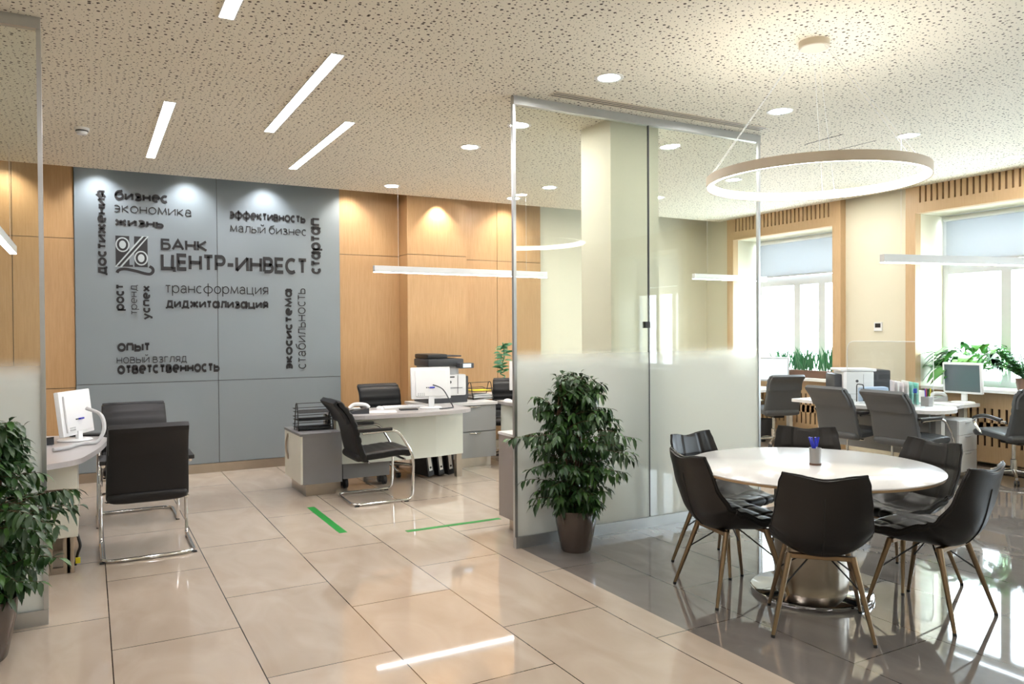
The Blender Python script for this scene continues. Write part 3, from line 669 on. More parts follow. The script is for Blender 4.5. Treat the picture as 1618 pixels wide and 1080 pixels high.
obj('base_plate', lathe(BM(), [(0, 0), (.335, 0), (.34, .006), (.34, .026), (.332, .032), (0, .034)], 72), MCHROME, t_, True)
t_ = thing('pen_cup', 'silver mesh pen cup with blue pens on the round table', 'pen cup', (3.73, 3.09, .75))
obj('cup', lathe(BM(), [(.032, .012), (.034, .1), (.031, .1), (.029, .014), (0, .014)], 24), MMESHC, t_, True)
obj('cup_base', lathe(BM(), [(0, 0), (.035, 0), (.035, .012), (0, .012)], 24), MBROWN, t_, True)
for k, (a, lean) in enumerate([(3.3, .035), (2.9, .045), (2.2, .01), (1.2, .008), (.2, .035)]):
    lab = ['blue pen leaning furthest left in the mesh cup', 'blue pen at the back left of the mesh cup', 'upright blue pen left of the middle of the cup', 'upright blue pen right of the middle of the cup', 'blue-capped white pen leaning right in the mesh cup'][k]
    dx, dy = math.cos(a-.5), math.sin(a-.5); p = thing('pen', lab, 'pen', (3.73-dx*.012, 3.09-dy*.012, .7645), 0, 'pens in the mesh cup')
    e = Vector((dx*lean, dy*lean, .148)); m_ = e*.62
    obj('barrel', tube(BM(), [(0, 0, 0), tuple(m_)], .0042, 8), MWHITEP if k in (4, 2) else MBLUE, p, True); obj('cap', tube(BM(), [tuple(m_), tuple(e)], .0055, 8), MBLUE, p, True)

# ------------------------------------------------------------------ visitor chair (cantilever) and staff chair (swivel)
def backrest(t_, m, top, base, ribs=True, lean=1.0, w=.265):
    pr = catmull([Vector(p) for p in [(-.13, base), (-.185, base+.05), (-.215, base+.14), (-.25, base+.30), (-.315*lean, base+.44), (-.40*lean, top)]], 7)
    P = [(v.x, v.y) for v in pr]
    def g(s, u):
        if not ribs: return 0
        return sum(.011*math.exp(-((s-c)/.014)**2) for c in (.30, .42, .54, .66, .78, .90))
    bk = obj('backrest', loft(BM(), P, lambda s: (w-.015*s)*min(1, .80+math.sqrt(min(1, s/.10))*.2), lambda s: endround(.040-.006*s, s, .05), groove=g, flip=-1), m, t_, True)
    # folded head panel on the rear
    P2 = [(v.x-.040, v.y-.014) for v in pr if v.y > top-.19]+[(pr[-1].x-.014, pr[-1].y+.008)]
    obj('head_flap', loft(BM(), P2, lambda s: w-.02, lambda s: .019-.004*s, ex=7), m, bk, True)
    return bk
def seatpad(t_, m, z, w=.255, ribs=True):
    P = [(v.x, v.y) for v in catmull([Vector(p) for p in [(-.25, z-.02), (-.18, z-.012), (0, z), (.15, z+.012), (.235, z+.005), (.275, z-.025)]], 7)]
    P.reverse()
    P = P[::-1]
    gr = (lambda s, u: sum(.008*math.exp(-((s-c)/.016)**2) for c in (.2, .34, .48, .62, .76))) if ribs else None
    def g(s, u): return gr(s, u) if gr else 0
    return obj('seat', loft(BM(), P, lambda s: w*min(1, .86+.14*math.sqrt(min(1, min(s, 1-s)/.08))), lambda s: endround(.042, s, .06), groove=g), m, t_, True)
def visitor_chair(label, m, frame, group):
    t_ = thing('visitor_chair', label, 'chair', (0, 0, 0), 0, group)
    seatpad(t_, m, .435); backrest(t_, m, .925, .385)
    bm = BM()
    base = [(-.275, -.02, .655), (-.28, .13, .655), (-.287, .275, .42), (-.29, .265, .10), (-.29, .25, .014), (-.29, -.29, .014), (.29, -.29, .014), (.29, .25, .014), (.29, .265, .10), (.287, .275, .42), (.28, .13, .655), (.275, -.02, .655)]
    base = [(-.275, -.2, .645)]+base+[(.275, -.2, .645)]
    tube(bm, fillet(base, .1, 6), .0125, 10); obj('frame', bm, frame, t_, True)
    bm = BM(); tube(bm, [(-.287, .19, .385), (.287, .19, .385)], .011, 8); tube(bm, [(-.27, -.14, .38), (.27, -.14, .38)], .011, 8)
    obj('seat_rail', bm, frame, t_, True)
    for s in (-1, 1):
        obj('armrest', box(s*.275-.024, s*.275+.024, -.24, .075, .655, .685, .008), MBLACKP, t_, True)
        for yy in (-.26, .2): obj('glide', box(s*.29-.014, s*.29+.014, yy-.02, yy+.02, 0, .006), MBLACKP, t_)
    return t_
va = visitor_chair('black leather cantilever chair at the left desk, its back to the viewer', MBLEATH, MCHROME, 'cantilever visitor chairs')
va.location = (.35, 6.10, 0)
dup(va, (.34, 7.14, 0), PI, 'black ribbed leather cantilever chair on the far side of the left desk')
vb = dup(va, (2.33, 6.90, 0), -PI/2-.02, 'black leather cantilever chair in profile before the centre desk')
vg = visitor_chair('dark grey leather chair at the right desk, left one of the two seen from behind', MGLEATH, MCHROME, 'cantilever visitor chairs')
vg.location = (7.30, 5.56, 0); vg.rotation_euler = (0, 0, -PI/2-.05)
dup(vg, (7.27, 4.86, 0), -PI/2-.05, 'dark grey leather chair at the right desk, right one of the two seen from behind')
def staff_chair(label, m, loc, rz, arm=True):
    t_ = thing('office_chair', label, 'chair', loc, rz, 'swivel office chairs')
    seatpad(t_, m, .475, .25, False); backrest(t_, m, .945, .43, True, .86, .25)
    obj('gas_column', lathe(BM(), [(.0, .08), (.032, .08), (.032, .22), (.02, .225), (.02, .40), (0, .40)], 16), MCHROME, t_, True)
    obj('tilt_mechanism', box(-.07, .07, -.14, .10, .38, .435, .01), MBLACKP, t_)
    for k in range(5):
        a = k*2*PI/5+.3; c, s = math.cos(a), math.sin(a)
        sp = obj('star_leg', tube(BM(), [(c*.02, s*.02, .105), (c*.16, s*.16, .095), (c*.305, s*.305, .07)], .022, 10, 0, .014), MCHROME, t_, True)
        bm = BM()
        for d in (-.014, .014): tube(bm, [(c*.305-s*(d-.009), s*.305+c*(d-.009), .027), (c*.305-s*(d+.009), s*.305+c*(d+.009), .027)], .027, 14)
        obj('caster', bm, MBLACKP, sp, True)
    if arm:
        for s in (-1, 1):
            pts = catmull([Vector(p) for p in [(s*.265, -.2, .62), (s*.285, -.12, .635), (s*.29, .02, .655), (s*.285, .14, .64), (s*.275, .22, .60), (s*.25, .17, .50), (s*.22, .10, .46)]], 5)
            ar = obj('armrest', tube(BM(), pts, .014, 8), MCHROME, t_, True)
            obj('arm_pad', tube(BM(), [p+Vector((0, 0, .010)) for p in pts[3:20]], .019, 8), MBLACKP, ar, True)
    return t_
staff_chair('black ribbed swivel chair behind the centre desk', MBLEATH, (2.87, 8.04, 0), PI, True)
staff_chair('grey leather swivel chair at the far window desk behind the glass edge', MGLEATH, (8.05, 7.34, 0), -.33)
staff_chair('grey leather swivel chair cut by the right edge of the view', MGLEATH, (8.20, 4.36, 0), -.36)
staff_chair('dark swivel chair whose back stands before the bamboo stalk', MBLEATH, (4.48, 8.15, 0), PI-.5, False)

# ------------------------------------------------------------------ centre desk group
t_ = thing('office_desk', 'grey-topped desk with a pale front panel in the centre', 'desk', (2.8, 7.45, 0))
def loc_bm(bm, o): bm.transform(Matrix.Translation(-o.location)); return bm
top = roundpoly([(2.10, 7.17), (2.30, 7.09), (2.75, 7.06), (3.15, 7.09), (3.50, 7.17, .16), (3.52, 7.80, .0), (2.10, 7.80, 0)])
obj('desktop', loc_bm(prism(BM(), top, .715, .75), t_), MDTOP, t_)
pts = [(2.12, 7.43), (2.45, 7.37), (2.80, 7.35), (3.15, 7.37), (3.49, 7.44)]
bm = BM(); prism(bm, pts+[(x, y+.025) for x, y in reversed(pts)], .25, .715); obj('modesty_panel', loc_bm(bm, t_), MPALEG, t_)
for x in (2.13, 3.45):
    obj('leg', loc_bm(box(x-.03, x+.03, 7.45, 7.51, 0, .715), t_), MSTEEL, t_)
    obj('leg', loc_bm(box(x-.03, x+.03, 7.78, 7.84, 0, .715), t_), MSTEEL, t_)
t_ = thing('drawer_pedestal', 'low grey pedestal under the left end of the centre desk', 'cabinet', (2.42, 7.55, 0))
obj('body', box(-.24, .24, -.12, .12, .10, .55), MCAB, t_)
for x in (-.2, .2):
    for y in (-.07, .07): obj('caster', tube(BM(), [(x-.015, y, .05), (x+.015, y, .05)], .05, 12), MBLACKP, t_, True)
t_ = thing('side_cabinet', 'small grey cabinet with an ivory door left of the centre desk', 'cabinet', (1.91, 7.56, 0))
obj('body', box(-.17, .2, -.34, .33, .12, .575), MCAB, t_)
obj('top_board', box(-.195, .205, -.345, .335, .575, .597), MCAB, t_)
dr = obj('door', box(-.19, -.171, -.335, .325, .125, .572), MIVORY, t_)
bm = BM(); tube(bm, [(-.19+ -.022*math.sin(PI*k/12), .17, .30+.25*k/12) for k in range(13)], .010, 8); obj('handle', bm, MSTEEL, dr, True)
obj('lock', tube(BM(), [(-.19, .10, .52), (-.196, .10, .52)], .009, 10), MCHROME, dr, True)
obj('plinth', box(-.13, .16, -.27, .30, 0, .12), MSTEEL, t_)
def tray_rack(name, label, loc, rz, w, d, levels, dz, zb, m):
    t_ = thing(name, label, 'letter tray', loc, rz)
    for k in range(levels):
        z = zb+k*dz; bm = BM()
        tube(bm, [(-w, -d, z+.035), (w, -d, z+.035)], .0035, 6); tube(bm, [(-w, d, z+.035), (w, d, z+.035)], .0035, 6)
        tube(bm, [(-w, -d, z+.035), (-w, d, z+.035)], .0035, 6); tube(bm, [(w, -d, z+.035), (w*.95, -d*.4, z+.02), (w*.95, d*.4, z+.02), (w, d, z+.035)], .0035, 6)
        for j in range(9):
            y = -d+2*d*j/8; tube(bm, [(-w, y, z+.006), (w, y, z+.006)], .0016, 4)
        bx(bm, -w, w, -d, d, z+.003, z+.006); obj('tray', bm, m, t_)
    h = zb+levels*dz
    for s in (-1, 1):
        obj('side_frame', tube(BM(), fillet([(s*w*1.01, -d*.95, .002), (s*w*1.01, -d*.5, h+.02), (s*w*1.01, -d*.1, h+.02), (s*w*1.01, d*.5, .002)], .05, 5), .005, 7), m, t_, True)
    obj('top_bar', tube(BM(), [(-w, -d*.3, h+.018), (w, -d*.3, h+.018)], .004, 6), m, t_, True)
    return t_
tray_rack('letter_tray', 'grey wire letter tray rack standing on the small ivory-door cabinet', (1.92, 7.55, .597), 0, .165, .12, 3, .075, .02, MBLACKM)
def monitor(label, loc, rz, m, screen, back_dots=True, w=.21, h=.165, zc=.30, tilt=-.12, stand=True):
    t_ = thing('monitor', label, 'monitor', loc, rz, 'white desktop monitors')
    T = Matrix.Translation((0, 0, zc)) @ Matrix.Rotation(tilt, 4, 'X')
    bm = box(-w, w, -.018, .018, -h, h, .008); bm.transform(T); hs = obj('housing', bm, m, t_, True)
    bm = box(-w+.022, w-.022, .0185, .0195, -h+.024, h-.022); bm.transform(T); obj('screen', bm, screen, hs)
    bm = box(-w*.8, w*.8, -.034, -.018, -h*.85, h*.8, .008); bm.transform(T); obj('rear_cover', bm, m, hs, True)
    bm = BM()
    for x in (-.05, -.03, .03): bx(bm, x-.006, x+.006, -.0365, -.034, -.055, -.045)
    bm.transform(T); obj('port', bm, MBLACKP, hs)
    bm = box(-.02, .03, -.052, -.034, -.056, -.044, .002); bm.transform(T); obj('plug', bm, MBLUE, hs)
    bm = BM()
    for x in (-.14, -.12, -.10, -.08): bx(bm, x-.006, x+.006, -.0365, -.034, -.13, -.118); bx(bm, x-.006, x+.006, -.0365, -.034, -.112, -.104)
    bm.transform(T); obj('rating_marks', bm, MGREYP, hs)
    if stand:
        obj('stand_neck', box(-.03, .03, -.045, -.02, .012, zc-.06, .006), m, t_, True)
        obj('stand_base', lathe(BM(), [(0, 0), (.115, 0), (.12, .006), (.11, .014), (0, .018)], 40), m, t_, True)
    return t_
monitor('white monitor seen from behind on the centre desk', (3.13, 7.46, .75), 0, MWHITEP, MSCREEN, zc=.262).rotation_euler = (0, 0, -.16)
t_ = thing('cable', 'dark cable drooping from the centre monitor to the desk', 'cable', (3.2, 7.40, .75))
obj('cord', tube(BM(), catmull([Vector(p) for p in [(-.06, 0.02, .245), (.02, -.05, .2), (.09, -.07, .08), (.14, -.04, .012), (.10, -.10, .008), (-.05, -.13, .007)]], 8), .006, 7), MDGREYP, t_, True)
def phone(label, loc, rz, m=MWHITEP, m2=MDGREYP):
    t_ = thing('desk_phone', label, 'phone', loc, rz)
    bm = BM(); prism(bm, [(-.1, 0), (.1, 0), (.1, .02), (-.1, .055)], -.09, .09); bm.transform(Matrix(((0, 0, 1, 0), (1, 0, 0, 0), (0, 1, 0, 0), (0, 0, 0, 1))))
    obj('phone_base', bm, m2, t_)
    obj('keypad_plate', box(-.02, .08, -.02, .08, .032, .05, .004), m, t_)
    obj('handset', tube(BM(), catmull([Vector(p) for p in [(-.055, -.1, .055), (-.055, -.06, .085), (-.055, .04, .09), (-.055, .09, .055)]], 6), .02, 10), m, t_, True)
    return t_
phone('pale desk phone at the left of the centre desk', (2.32, 7.36, .75), 1.3)
def mouse(label, loc, rz=0, m=MWHITEP):
    bm = BM(); bmesh.ops.create_uvsphere(bm, u_segments=16, v_segments=10, radius=1); bm.transform(Matrix.Diagonal((.03, .055, .034, 1)))
    bmesh.ops.bisect_plane(bm, geom=bm.verts[:]+bm.edges[:]+bm.faces[:], plane_co=(0, 0, 0), plane_no=(0, 0, -1), clear_outer=True)
    o = obj('computer_mouse', bm, m, None, True); o.location = loc; o.rotation_euler = (0, 0, rz); return tag(o, label, 'mouse')
mouse('white mouse behind the papers on the centre desk', (2.63, 7.62, .75), .4)
def keyboard(label, loc, rz, m=MWHITEP):
    t_ = thing('keyboard', label, 'keyboard', loc, rz); obj('case', box(-.22, .22, -.075, .075, 0, .018, .005), m, t_)
    bm = BM()
    for r in range(5):
        for c in range(15): bx(bm, -.205+c*.0275, -.183+c*.0275, -.06+r*.025, -.04+r*.025, .0175, .022)
    obj('keys', bm, m, t_); return t_
keyboard('white keyboard in front of the centre monitor', (2.9, 7.66, .75), -.1)
def sheet(name, label, loc, rz, w=.105, d=.148, m=MPAPER, th=.004, cat='paper'):
    o = obj(name, box(-w, w, -d, d, 0, th), m); o.location = loc; o.rotation_euler = (0, 0, rz); return tag(o, label, cat)
sheet('paper_stack', 'white papers lying on the middle of the centre desk', (2.55, 7.35, .75), 1.3)
sheet('notepad', 'dark notebook between the papers and the centre monitor', (2.86, 7.40, .75), 1.4, .05, .09, MDGREYP, .012, 'notebook')
# counter with filing drawers and printer behind
t_ = thing('filing_cabinet', 'grey two-drawer filing cabinet with plinth right of the centre desk', 'cabinet', (3.84, 8.15, 0))
obj('body', box(-.27, .27, -.27, .3, .11, .71), MCAB, t_)
for z0, z1 in ((.115, .405), (.415, .705)):
    d = obj('drawer', box(-.268, .268, -.29, -.271, z0, z1), MCABL, t_)
    obj('handle', tube(BM(), [(-.07+.14*k/10, -.292-.014*math.sin(PI*k/10), z1-.012) for k in range(11)], .007, 8), MCHROME, d, True)
obj('lock', tube(BM(), [(.21, -.29, .675), (.21, -.296, .675)], .009, 10), MCHROME, t_, True)
obj('plinth', box(-.23, .23, -.23, .27, 0, .11), MSTEEL, t_)
t_ = thing('filing_cabinet', 'second grey cabinet carrying the printer, behind the centre desk', 'cabinet', (3.40, 8.2, 0))
obj('body', box(-.16, .16, -.27, .25, .11, .71), MCAB, t_); obj('plinth', box(-.13, .13, -.23, .23, 0, .11), MSTEEL, t_)
obj('door', box(-.158, .158, -.29, -.271, .115, .705), MCABL, t_)
tag(obj('counter_top', prism(BM(), roundpoly([(3.22, 7.86), (4.13, 7.84, .02), (4.13, 8.46), (3.22, 8.46)]), .712, .742), MDTOPW), 'pale worktop over the filing cabinets behind the centre desk', 'worktop')
t_ = thing('printer', 'black and white multifunction printer on the counter by the oak wall', 'printer', (3.58, 8.17, .742))
obj('paper_tray', box(-.26, .22, -.2, .24, 0, .10, .006), MDGREYP, t_)
b_ = obj('body', box(-.25, .20, -.215, .22, .08, .32, .02), MWHITEP, t_, True)
obj('side_cover', box(.20, .235, -.2, .22, .04, .30, .014), MDGREYP, t_, True)
bm = BM(); bx(bm, -.15, .15, -.219, -.214, .165, .17); bx(bm, .09, .094, -.219, -.214, .10, .31); bx(bm, -.02, .05, -.222, -.214, .285, .30); obj('panel_joint', bm, MDGREYP, b_)
obj('round_badge', tube(BM(), [(-.005, -.215, .235), (-.005, -.221, .235)], .017, 18), MDGREYP, b_, True)
obj('output_bay', box(-.24, .12, -.18, .2, .32, .415), MGREYP, t_)
obj('scanner_lid', box(-.27, .17, -.22, .22, .415, .50, .02), MDGREYP, t_, True)
obj('document_feeder', box(-.27, -.02, -.2, .2, .50, .555, .025), MBLACKP, t_, True)
obj('feeder_tray', box(-.02, .17, -.15, .15, .52, .535, .004), MDGREYP, t_)
cp = obj('control_panel', box(.08, .26, -.30, -.20, .39, .45, .012), MDGREYP, t_, True)
obj('display', box(.12, .22, -.304, -.2995, .40, .442), MSCREENON, cp)
t_ = tray_rack('letter_tray', 'wire letter tray with yellow paper right of the printer', (4.10, 8.30, .742), .1, .14, .12, 2, .085, .01, MBLACKM)
sheet('yellow_paper', 'yellow sheet lying in the letter tray beside the printer', (4.10, 8.28, .742+.102), .1, .11, .10, MYELLOW)
sheet('paper_stack', 'stack of papers in the lower letter tray beside the printer', (4.10, 8.30, .742+.017), .1, .12, .10, MPAPER, .04)
for k, (x, a) in enumerate([(3.36, .12), (3.25, .14), (3.13, .16)]):
    t_ = thing('ring_binder', ['black ring binder with label next to the centre desk leg', 'middle black ring binder leaning under the centre desk', 'black ring binder furthest from the desk leg'][k], 'binder', (x-.02, 7.68, 0), .2, 'binders under the centre desk')
    T = Matrix.Rotation(-a, 4, 'Y')
    bm = box(-.0, .075, -.14, .14, .012, .33, .003); bm.transform(T); bo = obj('cover', bm, MBLACKP, t_)
    bm = box(.018, .058, -.1435, -.1395, .07, .29); bm.transform(T); obj('spine_label', bm, MPAPER, bo)
    bm = tube(BM(), [(.038, -.1435, .105), (.038, -.146, .105)], .012, 14); bm.transform(T); obj('finger_hole', bm, MBLACKP, bo)
# next desk (partly behind the glass) and low taupe cabinet
t_ = thing('office_desk', 'desk at the edge of the glass partition, right of the filing cabinet', 'desk', (4.6, 7.5, 0))
top = roundpoly([(4.15, 7.92), (4.12, 7.55, .2), (4.25, 7.05, .3), (4.9, 6.9, .1), (5.8, 6.95), (5.8, 7.92)])
obj('desktop', loc_bm(prism(BM(), top, .712, .745), t_), MDTOP, t_)
pts = [(4.17, 7.85), (4.26, 7.45), (4.35, 7.2), (4.8, 7.1), (5.7, 7.1)]
obj('modesty_panel', loc_bm(prism(BM(), pts+[(x+.02, y+.025) for x, y in reversed(pts)], .25, .712), t_), MPALEG, t_)
for x, y in ((4.3, 7.3), (5.7, 7.3), (5.7, 7.8), (4.25, 7.8)): obj('leg', loc_bm(box(x-.03, x+.03, y-.03, y+.03, 0, .712), t_), MSTEEL, t_)
monitor('white monitor half hidden by the glass partition edge', (4.36, 7.55, .745), -.5, MWHITEP, MSCREEN)
mouse('white mouse beside the letter tray on the next desk', (4.19, 7.72, .745), .8)
sheet('paper_stack', 'papers in front of the monitor at the glass edge', (4.36, 7.25, .745), .6, .08, .12)
t_ = thing('low_cabinet', 'low taupe cabinet standing behind the left edge of the glass partition', 'cabinet', (3.0, 5.18, 0))
obj('body', box(-.2, .3, -.24, .13, .11, .745), MTAUPE, t_); obj('top_board', box(-.205, .305, -.245, .135, .745, .765), MDTOPW, t_); obj('plinth', box(-.13, .25, -.2, .09, 0, .11), MSTEEL, t_)
# bamboo
t_ = thing('lucky_bamboo', 'curly bamboo stalk plant against the oak wall', 'plant', (4.63, 8.62, .745))
tag(obj('wall_shelf', box(4.26, 5.4, 8.48, 9.08, .715, .745), MDTOPW), 'pale shelf against the oak wall under the bamboo', 'shelf')
obj('vase', lathe(BM(), [(0, 0), (.045, 0), (.05, .1), (.045, .1), (.04, .01), (0, .01)], 20), MDGREYP, t_, True)
cur = [Vector((0, 0, .05)), Vector((0, 0, .14))]
for k in range(22): cur.append(Vector((-.02+.03*math.cos(k*.75), .03*math.sin(k*.75), .16+.009*k)))
cur += [Vector((0, 0, .46)), Vector((.0, 0, .60)), Vector((-.02, 0, .66))]
obj('stalk', tube(BM(), cur, .008, 7), MSNAKE, t_, True)
def leaf(bm, p, d, L, w, up=Vector((0, 0, 1)), droop=.3, seg=4, fold=.15):
    d = d.normalized(); s = d.cross(up); s = s.normalized() if s.length > 1e-3 else Vector((1, 0, 0)); n = s.cross(d)
    prevs = None
    for i in range(seg+1):
        t = i/seg; c = p+d*L*t-Vector((0, 0, 1))*droop*L*t*t; ww = w*(math.sin(PI*min(t*.92+.08, 1))**.8) if i < seg else 0
        if i == 0: ww = w*.15
        row = [c+s*ww+n*ww*fold, c, c-s*ww+n*ww*fold] if i < seg else [c]
        row = [bm.verts.new(v) for v in row]
        if prevs:
            if len(row) == 3:
                bm.faces.new((prevs[0], prevs[1], row[1], row[0])); bm.faces.new((prevs[1], prevs[2], row[2], row[1]))
            else:
                bm.faces.new((prevs[0], prevs[1], row[0])); bm.faces.new((prevs[1], prevs[2], row[0]))
        prevs = row
bm = BM(); rn = random.Random(3)
for k in range(46):
    a = rn.uniform(0, 2*PI); z = rn.uniform(.28, .64); leaf(bm, Vector((rn.uniform(-.06, .02), 0, z)), Vector((math.cos(a), math.sin(a)*.6, rn.uniform(.1, .6))), rn.uniform(.09, .15), .016, Vector((rn.uniform(-.6, .6), -1, rn.uniform(-.2, .9))), droop=.35)
obj('leaves', bm, MSNAKE, t_, True)

# ------------------------------------------------------------------ left desk group
t_ = thing('office_desk', 'desk with a rounded grey top at the left behind the glass', 'desk', (-.5, 6.2, 0))
top = roundpoly([(-1.5, 5.45), (-.25, 5.47), (-.06, 5.60, .12), (.06, 6.1, .3), (.14, 6.72, .16), (-.15, 7.0, .2), (-.7, 7.1, .2), (-1.5, 7.1)])
obj('desktop', loc_bm(prism(BM(), top, .712, .747), t_), MDTOP, t_)
pts = [(-1.45, 5.68), (-.14, 5.70), (-.13, 5.74), (-.13, 6.85)]
obj('modesty_panel', loc_bm(prism(BM(), [(-1.45, 5.68), (-.075, 5.68), (-.075, 6.4), (-.095, 6.4), (-.095, 5.70), (-1.45, 5.70)], .24, .712), t_), MIVORY, t_)
bm = BM(); bx(bm, -.28, -.22, 5.72, 5.75, 0, .3); bx(bm, -.16, -.12, 5.72, 5.75, 0, .3); bx(bm, -.22, -.16, 5.72, 5.75, 0, .04); obj('leg', loc_bm(bm, t_), MSTEEL, t_)
obj('leg', loc_bm(box(-.14, -.10, 5.72, 5.76, .0, .712), t_), MSTEEL, t_)
t_ = thing('drawer_pedestal', 'grey pedestal with dark base under the left desk', 'cabinet', (-.3, 6.6, 0))
obj('body', box(-.2, .2, -.3, .3, .13, .62), MCABL, t_); obj('plinth', box(-.15, .16, -.25, .25, 0, .13), MSTEEL, t_)
mo = monitor('white monitor seen from behind on the left desk', (-.10, 6.63, .747), 0, MWHITEP, MSCREEN, zc=.21); mo.rotation_euler = (0, 0, 1.08)
t_ = thing('cable', 'grey bundled cable lying behind the left monitor', 'cable', (-.02, 6.3, .747))
obj('cord', tube(BM(), catmull([Vector(p) for p in [(.0, .22, .245), (.09, .14, .20), (.11, .06, .10), (.06, .0, .018), (-.02, -.02, .016), (-.08, -.10, .016), (-.12, -.2, .016), (-.2, -.26, .016)]], 8), .014, 8), MGREYP, t_, True)
phone('black desk phone beside the left monitor', (-.36, 6.5, .747), .6, MDGREYP, MBLACKP)
sheet('document_folder', 'black folder lying behind the left monitor', (-.02, 6.88, .747), 1.2, .05, .11, MBLACKP, .015, 'folder')
t_ = thing('power_cable', 'dark cable with a yellow tag hanging by the left desk leg', 'cable', (-.085, 5.80, 0))
obj('cord', tube(BM(), catmull([Vector(p) for p in [(0, 0, .24), (.02, -.02, .16), (.005, 0, .10), (-.01, .02, .02)]], 6), .009, 7), MBLACKP, t_, True); obj('tag', box(-.008, .02, -.02, .0, .04, .075), MYELLOW, t_)

# ------------------------------------------------------------------ right office group
t_ = thing('office_desk', 'white desk with a curved edge at the right, two grey chairs before it', 'desk', (7.7, 5.2, 0))
top = roundpoly([(7.26, 6.35), (7.20, 5.2, .4), (7.24, 4.62, .3), (7.6, 4.56, .3), (8.0, 4.85, .4), (8.48, 4.86), (8.48, 5.55), (8.2, 5.6, .2), (7.95, 6.35)])
obj('desktop', loc_bm(prism(BM(), top, .70, .735), t_), MDTOPW, t_)
obj('modesty_panel', loc_bm(box(7.72, 7.75, 4.95, 6.2, .2, .70), t_), MCABL, t_)
for x, y in ((7.64, 4.78), (8.40, 5.0), (7.6, 6.2), (7.85, 6.2)): obj('leg', loc_bm(box(x-.03, x+.03, y-.03, y+.03, 0, .70), t_), MLWHITE, t_)
t_ = thing('drawer_pedestal', 'white three-drawer pedestal on casters beside the right office chair', 'cabinet', (7.98, 4.95, 0), .12)
obj('body', box(-.2, .2, -.22, .25, .06, .60), MGREYP, t_)
for k in range(3):
    z0, z1 = [(.065, .27), (.275, .445), (.45, .595)][k]; d = obj('drawer', box(-.2, .2, -.24, -.221, z0, z1), MWHITEP, t_)
    obj('handle', tube(BM(), [(-.06+.12*j/8, -.241-.010*math.sin(PI*j/8), z1-.02) for j in range(9)], .005, 7), MGREYP, d, True)
for x in (-.16, .16):
    for y in (-.18, .2): obj('caster', tube(BM(), [(x-.014, y, .03), (x+.014, y, .03)], .03, 12), MBLACKP, t_, True)
monitor('white monitor with a dark screen on the right desk', (8.40, 5.0, .735), 1.62, MWHITEP, MSCREEN, w=.21, h=.17, zc=.27, tilt=-.08)
keyboard('white keyboard before the right monitor', (7.98, 5.0, .735), 1.75)
phone('white desk phone on the right desk behind the swivel chair', (8.38, 4.98, .735), 1.2, MWHITEP, MGREYP).location = (8.36, 5.3, .735)
t_ = thing('pen_cup', 'grey cup with coloured pens left of the right monitor', 'pen cup', (7.72, 4.97, .735))
obj('cup', box(-.045, .045, -.045, .045, 0, .10, .004), MMESHC, t_)
for k, m_ in enumerate([MBLUE, MRED, MBLACKP, MLEAFB, MYELLOW]):
    p = tag(obj('pen', tube(BM(), [(0, 0, 0), (.01*(k-2), .006*(k % 3-1), .12)], .005, 7), m_, None, True), ['blue', 'red', 'black', 'green', 'yellow'][k]+' pen standing in the grey cup on the right desk', 'pen', 'pens on the right desk'); p.location = (7.69+.016*k, 4.97, .80)
# acrylic shield
t_ = thing('acrylic_shield', 'clear acrylic screen with rounded corners standing on the right desk', 'screen', (7.4, 5.2, .735))
sp = roundpoly([(-.5, 0), (.5, 0), (.5, .68, .1), (-.5, .68, .1)])
Tm = Matrix(((0, 0, 1, 0), (1, 0, 0, 0), (0, 1, 0, 0), (0, 0, 0, 1)))
bm = prism(BM(), sp, -.003, .003); bm.transform(Tm); obj('sheet', bm, MACRYL, t_)
obj('sheet_edge', tube(BM(), [(0, x, z+.002) for x, z in sp[1:]+sp[:1]], .0035, 6), MACEDGE, t_, True)
for y in (-.35, .35): obj('foot', box(-.08, .08, y-.01, y+.01, 0, .02), MACEDGE, t_)
t_ = thing('printer', 'white and dark grey printer on the right desk behind the clear screen', 'printer', (7.83, 5.95, .735), -.6)
obj('body', box(-.17, .17, -.19, .18, 0, .33, .02), MWHITEP, t_, True); obj('side_cover', box(.17, .36, -.17, .18, .02, .345, .02), MDGREYP, t_, True); obj('rear_cover', box(-.26, -.17, -.15, .18, .06, .30, .02), MDGREYP, t_, True)
obj('top_lid', box(-.2, .2, -.19, .2, .33, .36, .012), MWHITEP, t_, True); obj('round_badge', tube(BM(), [(-.02, -.19, .22), (-.02, -.196, .22)], .016, 16), MDGREYP, t_, True)
bm = BM(); bx(bm, -.16, .16, -.1935, -.1895, .07, .075); bx(bm, .05, .054, -.1935, -.1895, .08, .3); obj('panel_joint', bm, MGREYP, t_)
t_ = thing('document_box', 'pale blue plastic box on the right desk beside the printer', 'box', (7.67, 5.57, .735), -.3)
obj('shell', box(-.16, .16, -.06, .06, 0, .17, .03), MLBLUE, t_, True); obj('side_frame', tube(BM(), fillet([(-.165, -.06, 0), (-.165, -.06, .2), (-.165, .06, .2), (-.165, .06, 0)], .03), .006, 7), MBLACKM, t_, True)
t_ = thing('file_holder', 'clear holder full of pastel folders behind the right grey chair', 'file holder', (7.66, 5.20, .735), -1.02)
obj('holder', box(-.15, .15, -.075, -.07, 0, .12), MACRYL, t_)
for k, m_ in enumerate([MPINK, MPAPER, MPINK, MPAPER, MMINT, MMINT]):
    f = obj('folder', box(-.11, .11, -.008, .008, .005, .25-.008*(k % 3)), m_); f.location = (7.70+.022*k, 5.36-.036*k, .735); f.rotation_euler = (0, 0, .75+.04*k)
    tag(f, ['pale pink folder at the front of the clear holder', 'white folder second in the clear holder', 'pale pink folder third in the clear holder', 'white folder fourth in the clear holder', 'mint green folder fifth in the clear holder', 'mint green folder at the back of the clear holder'][k], 'folder', 'folders in the clear holder')
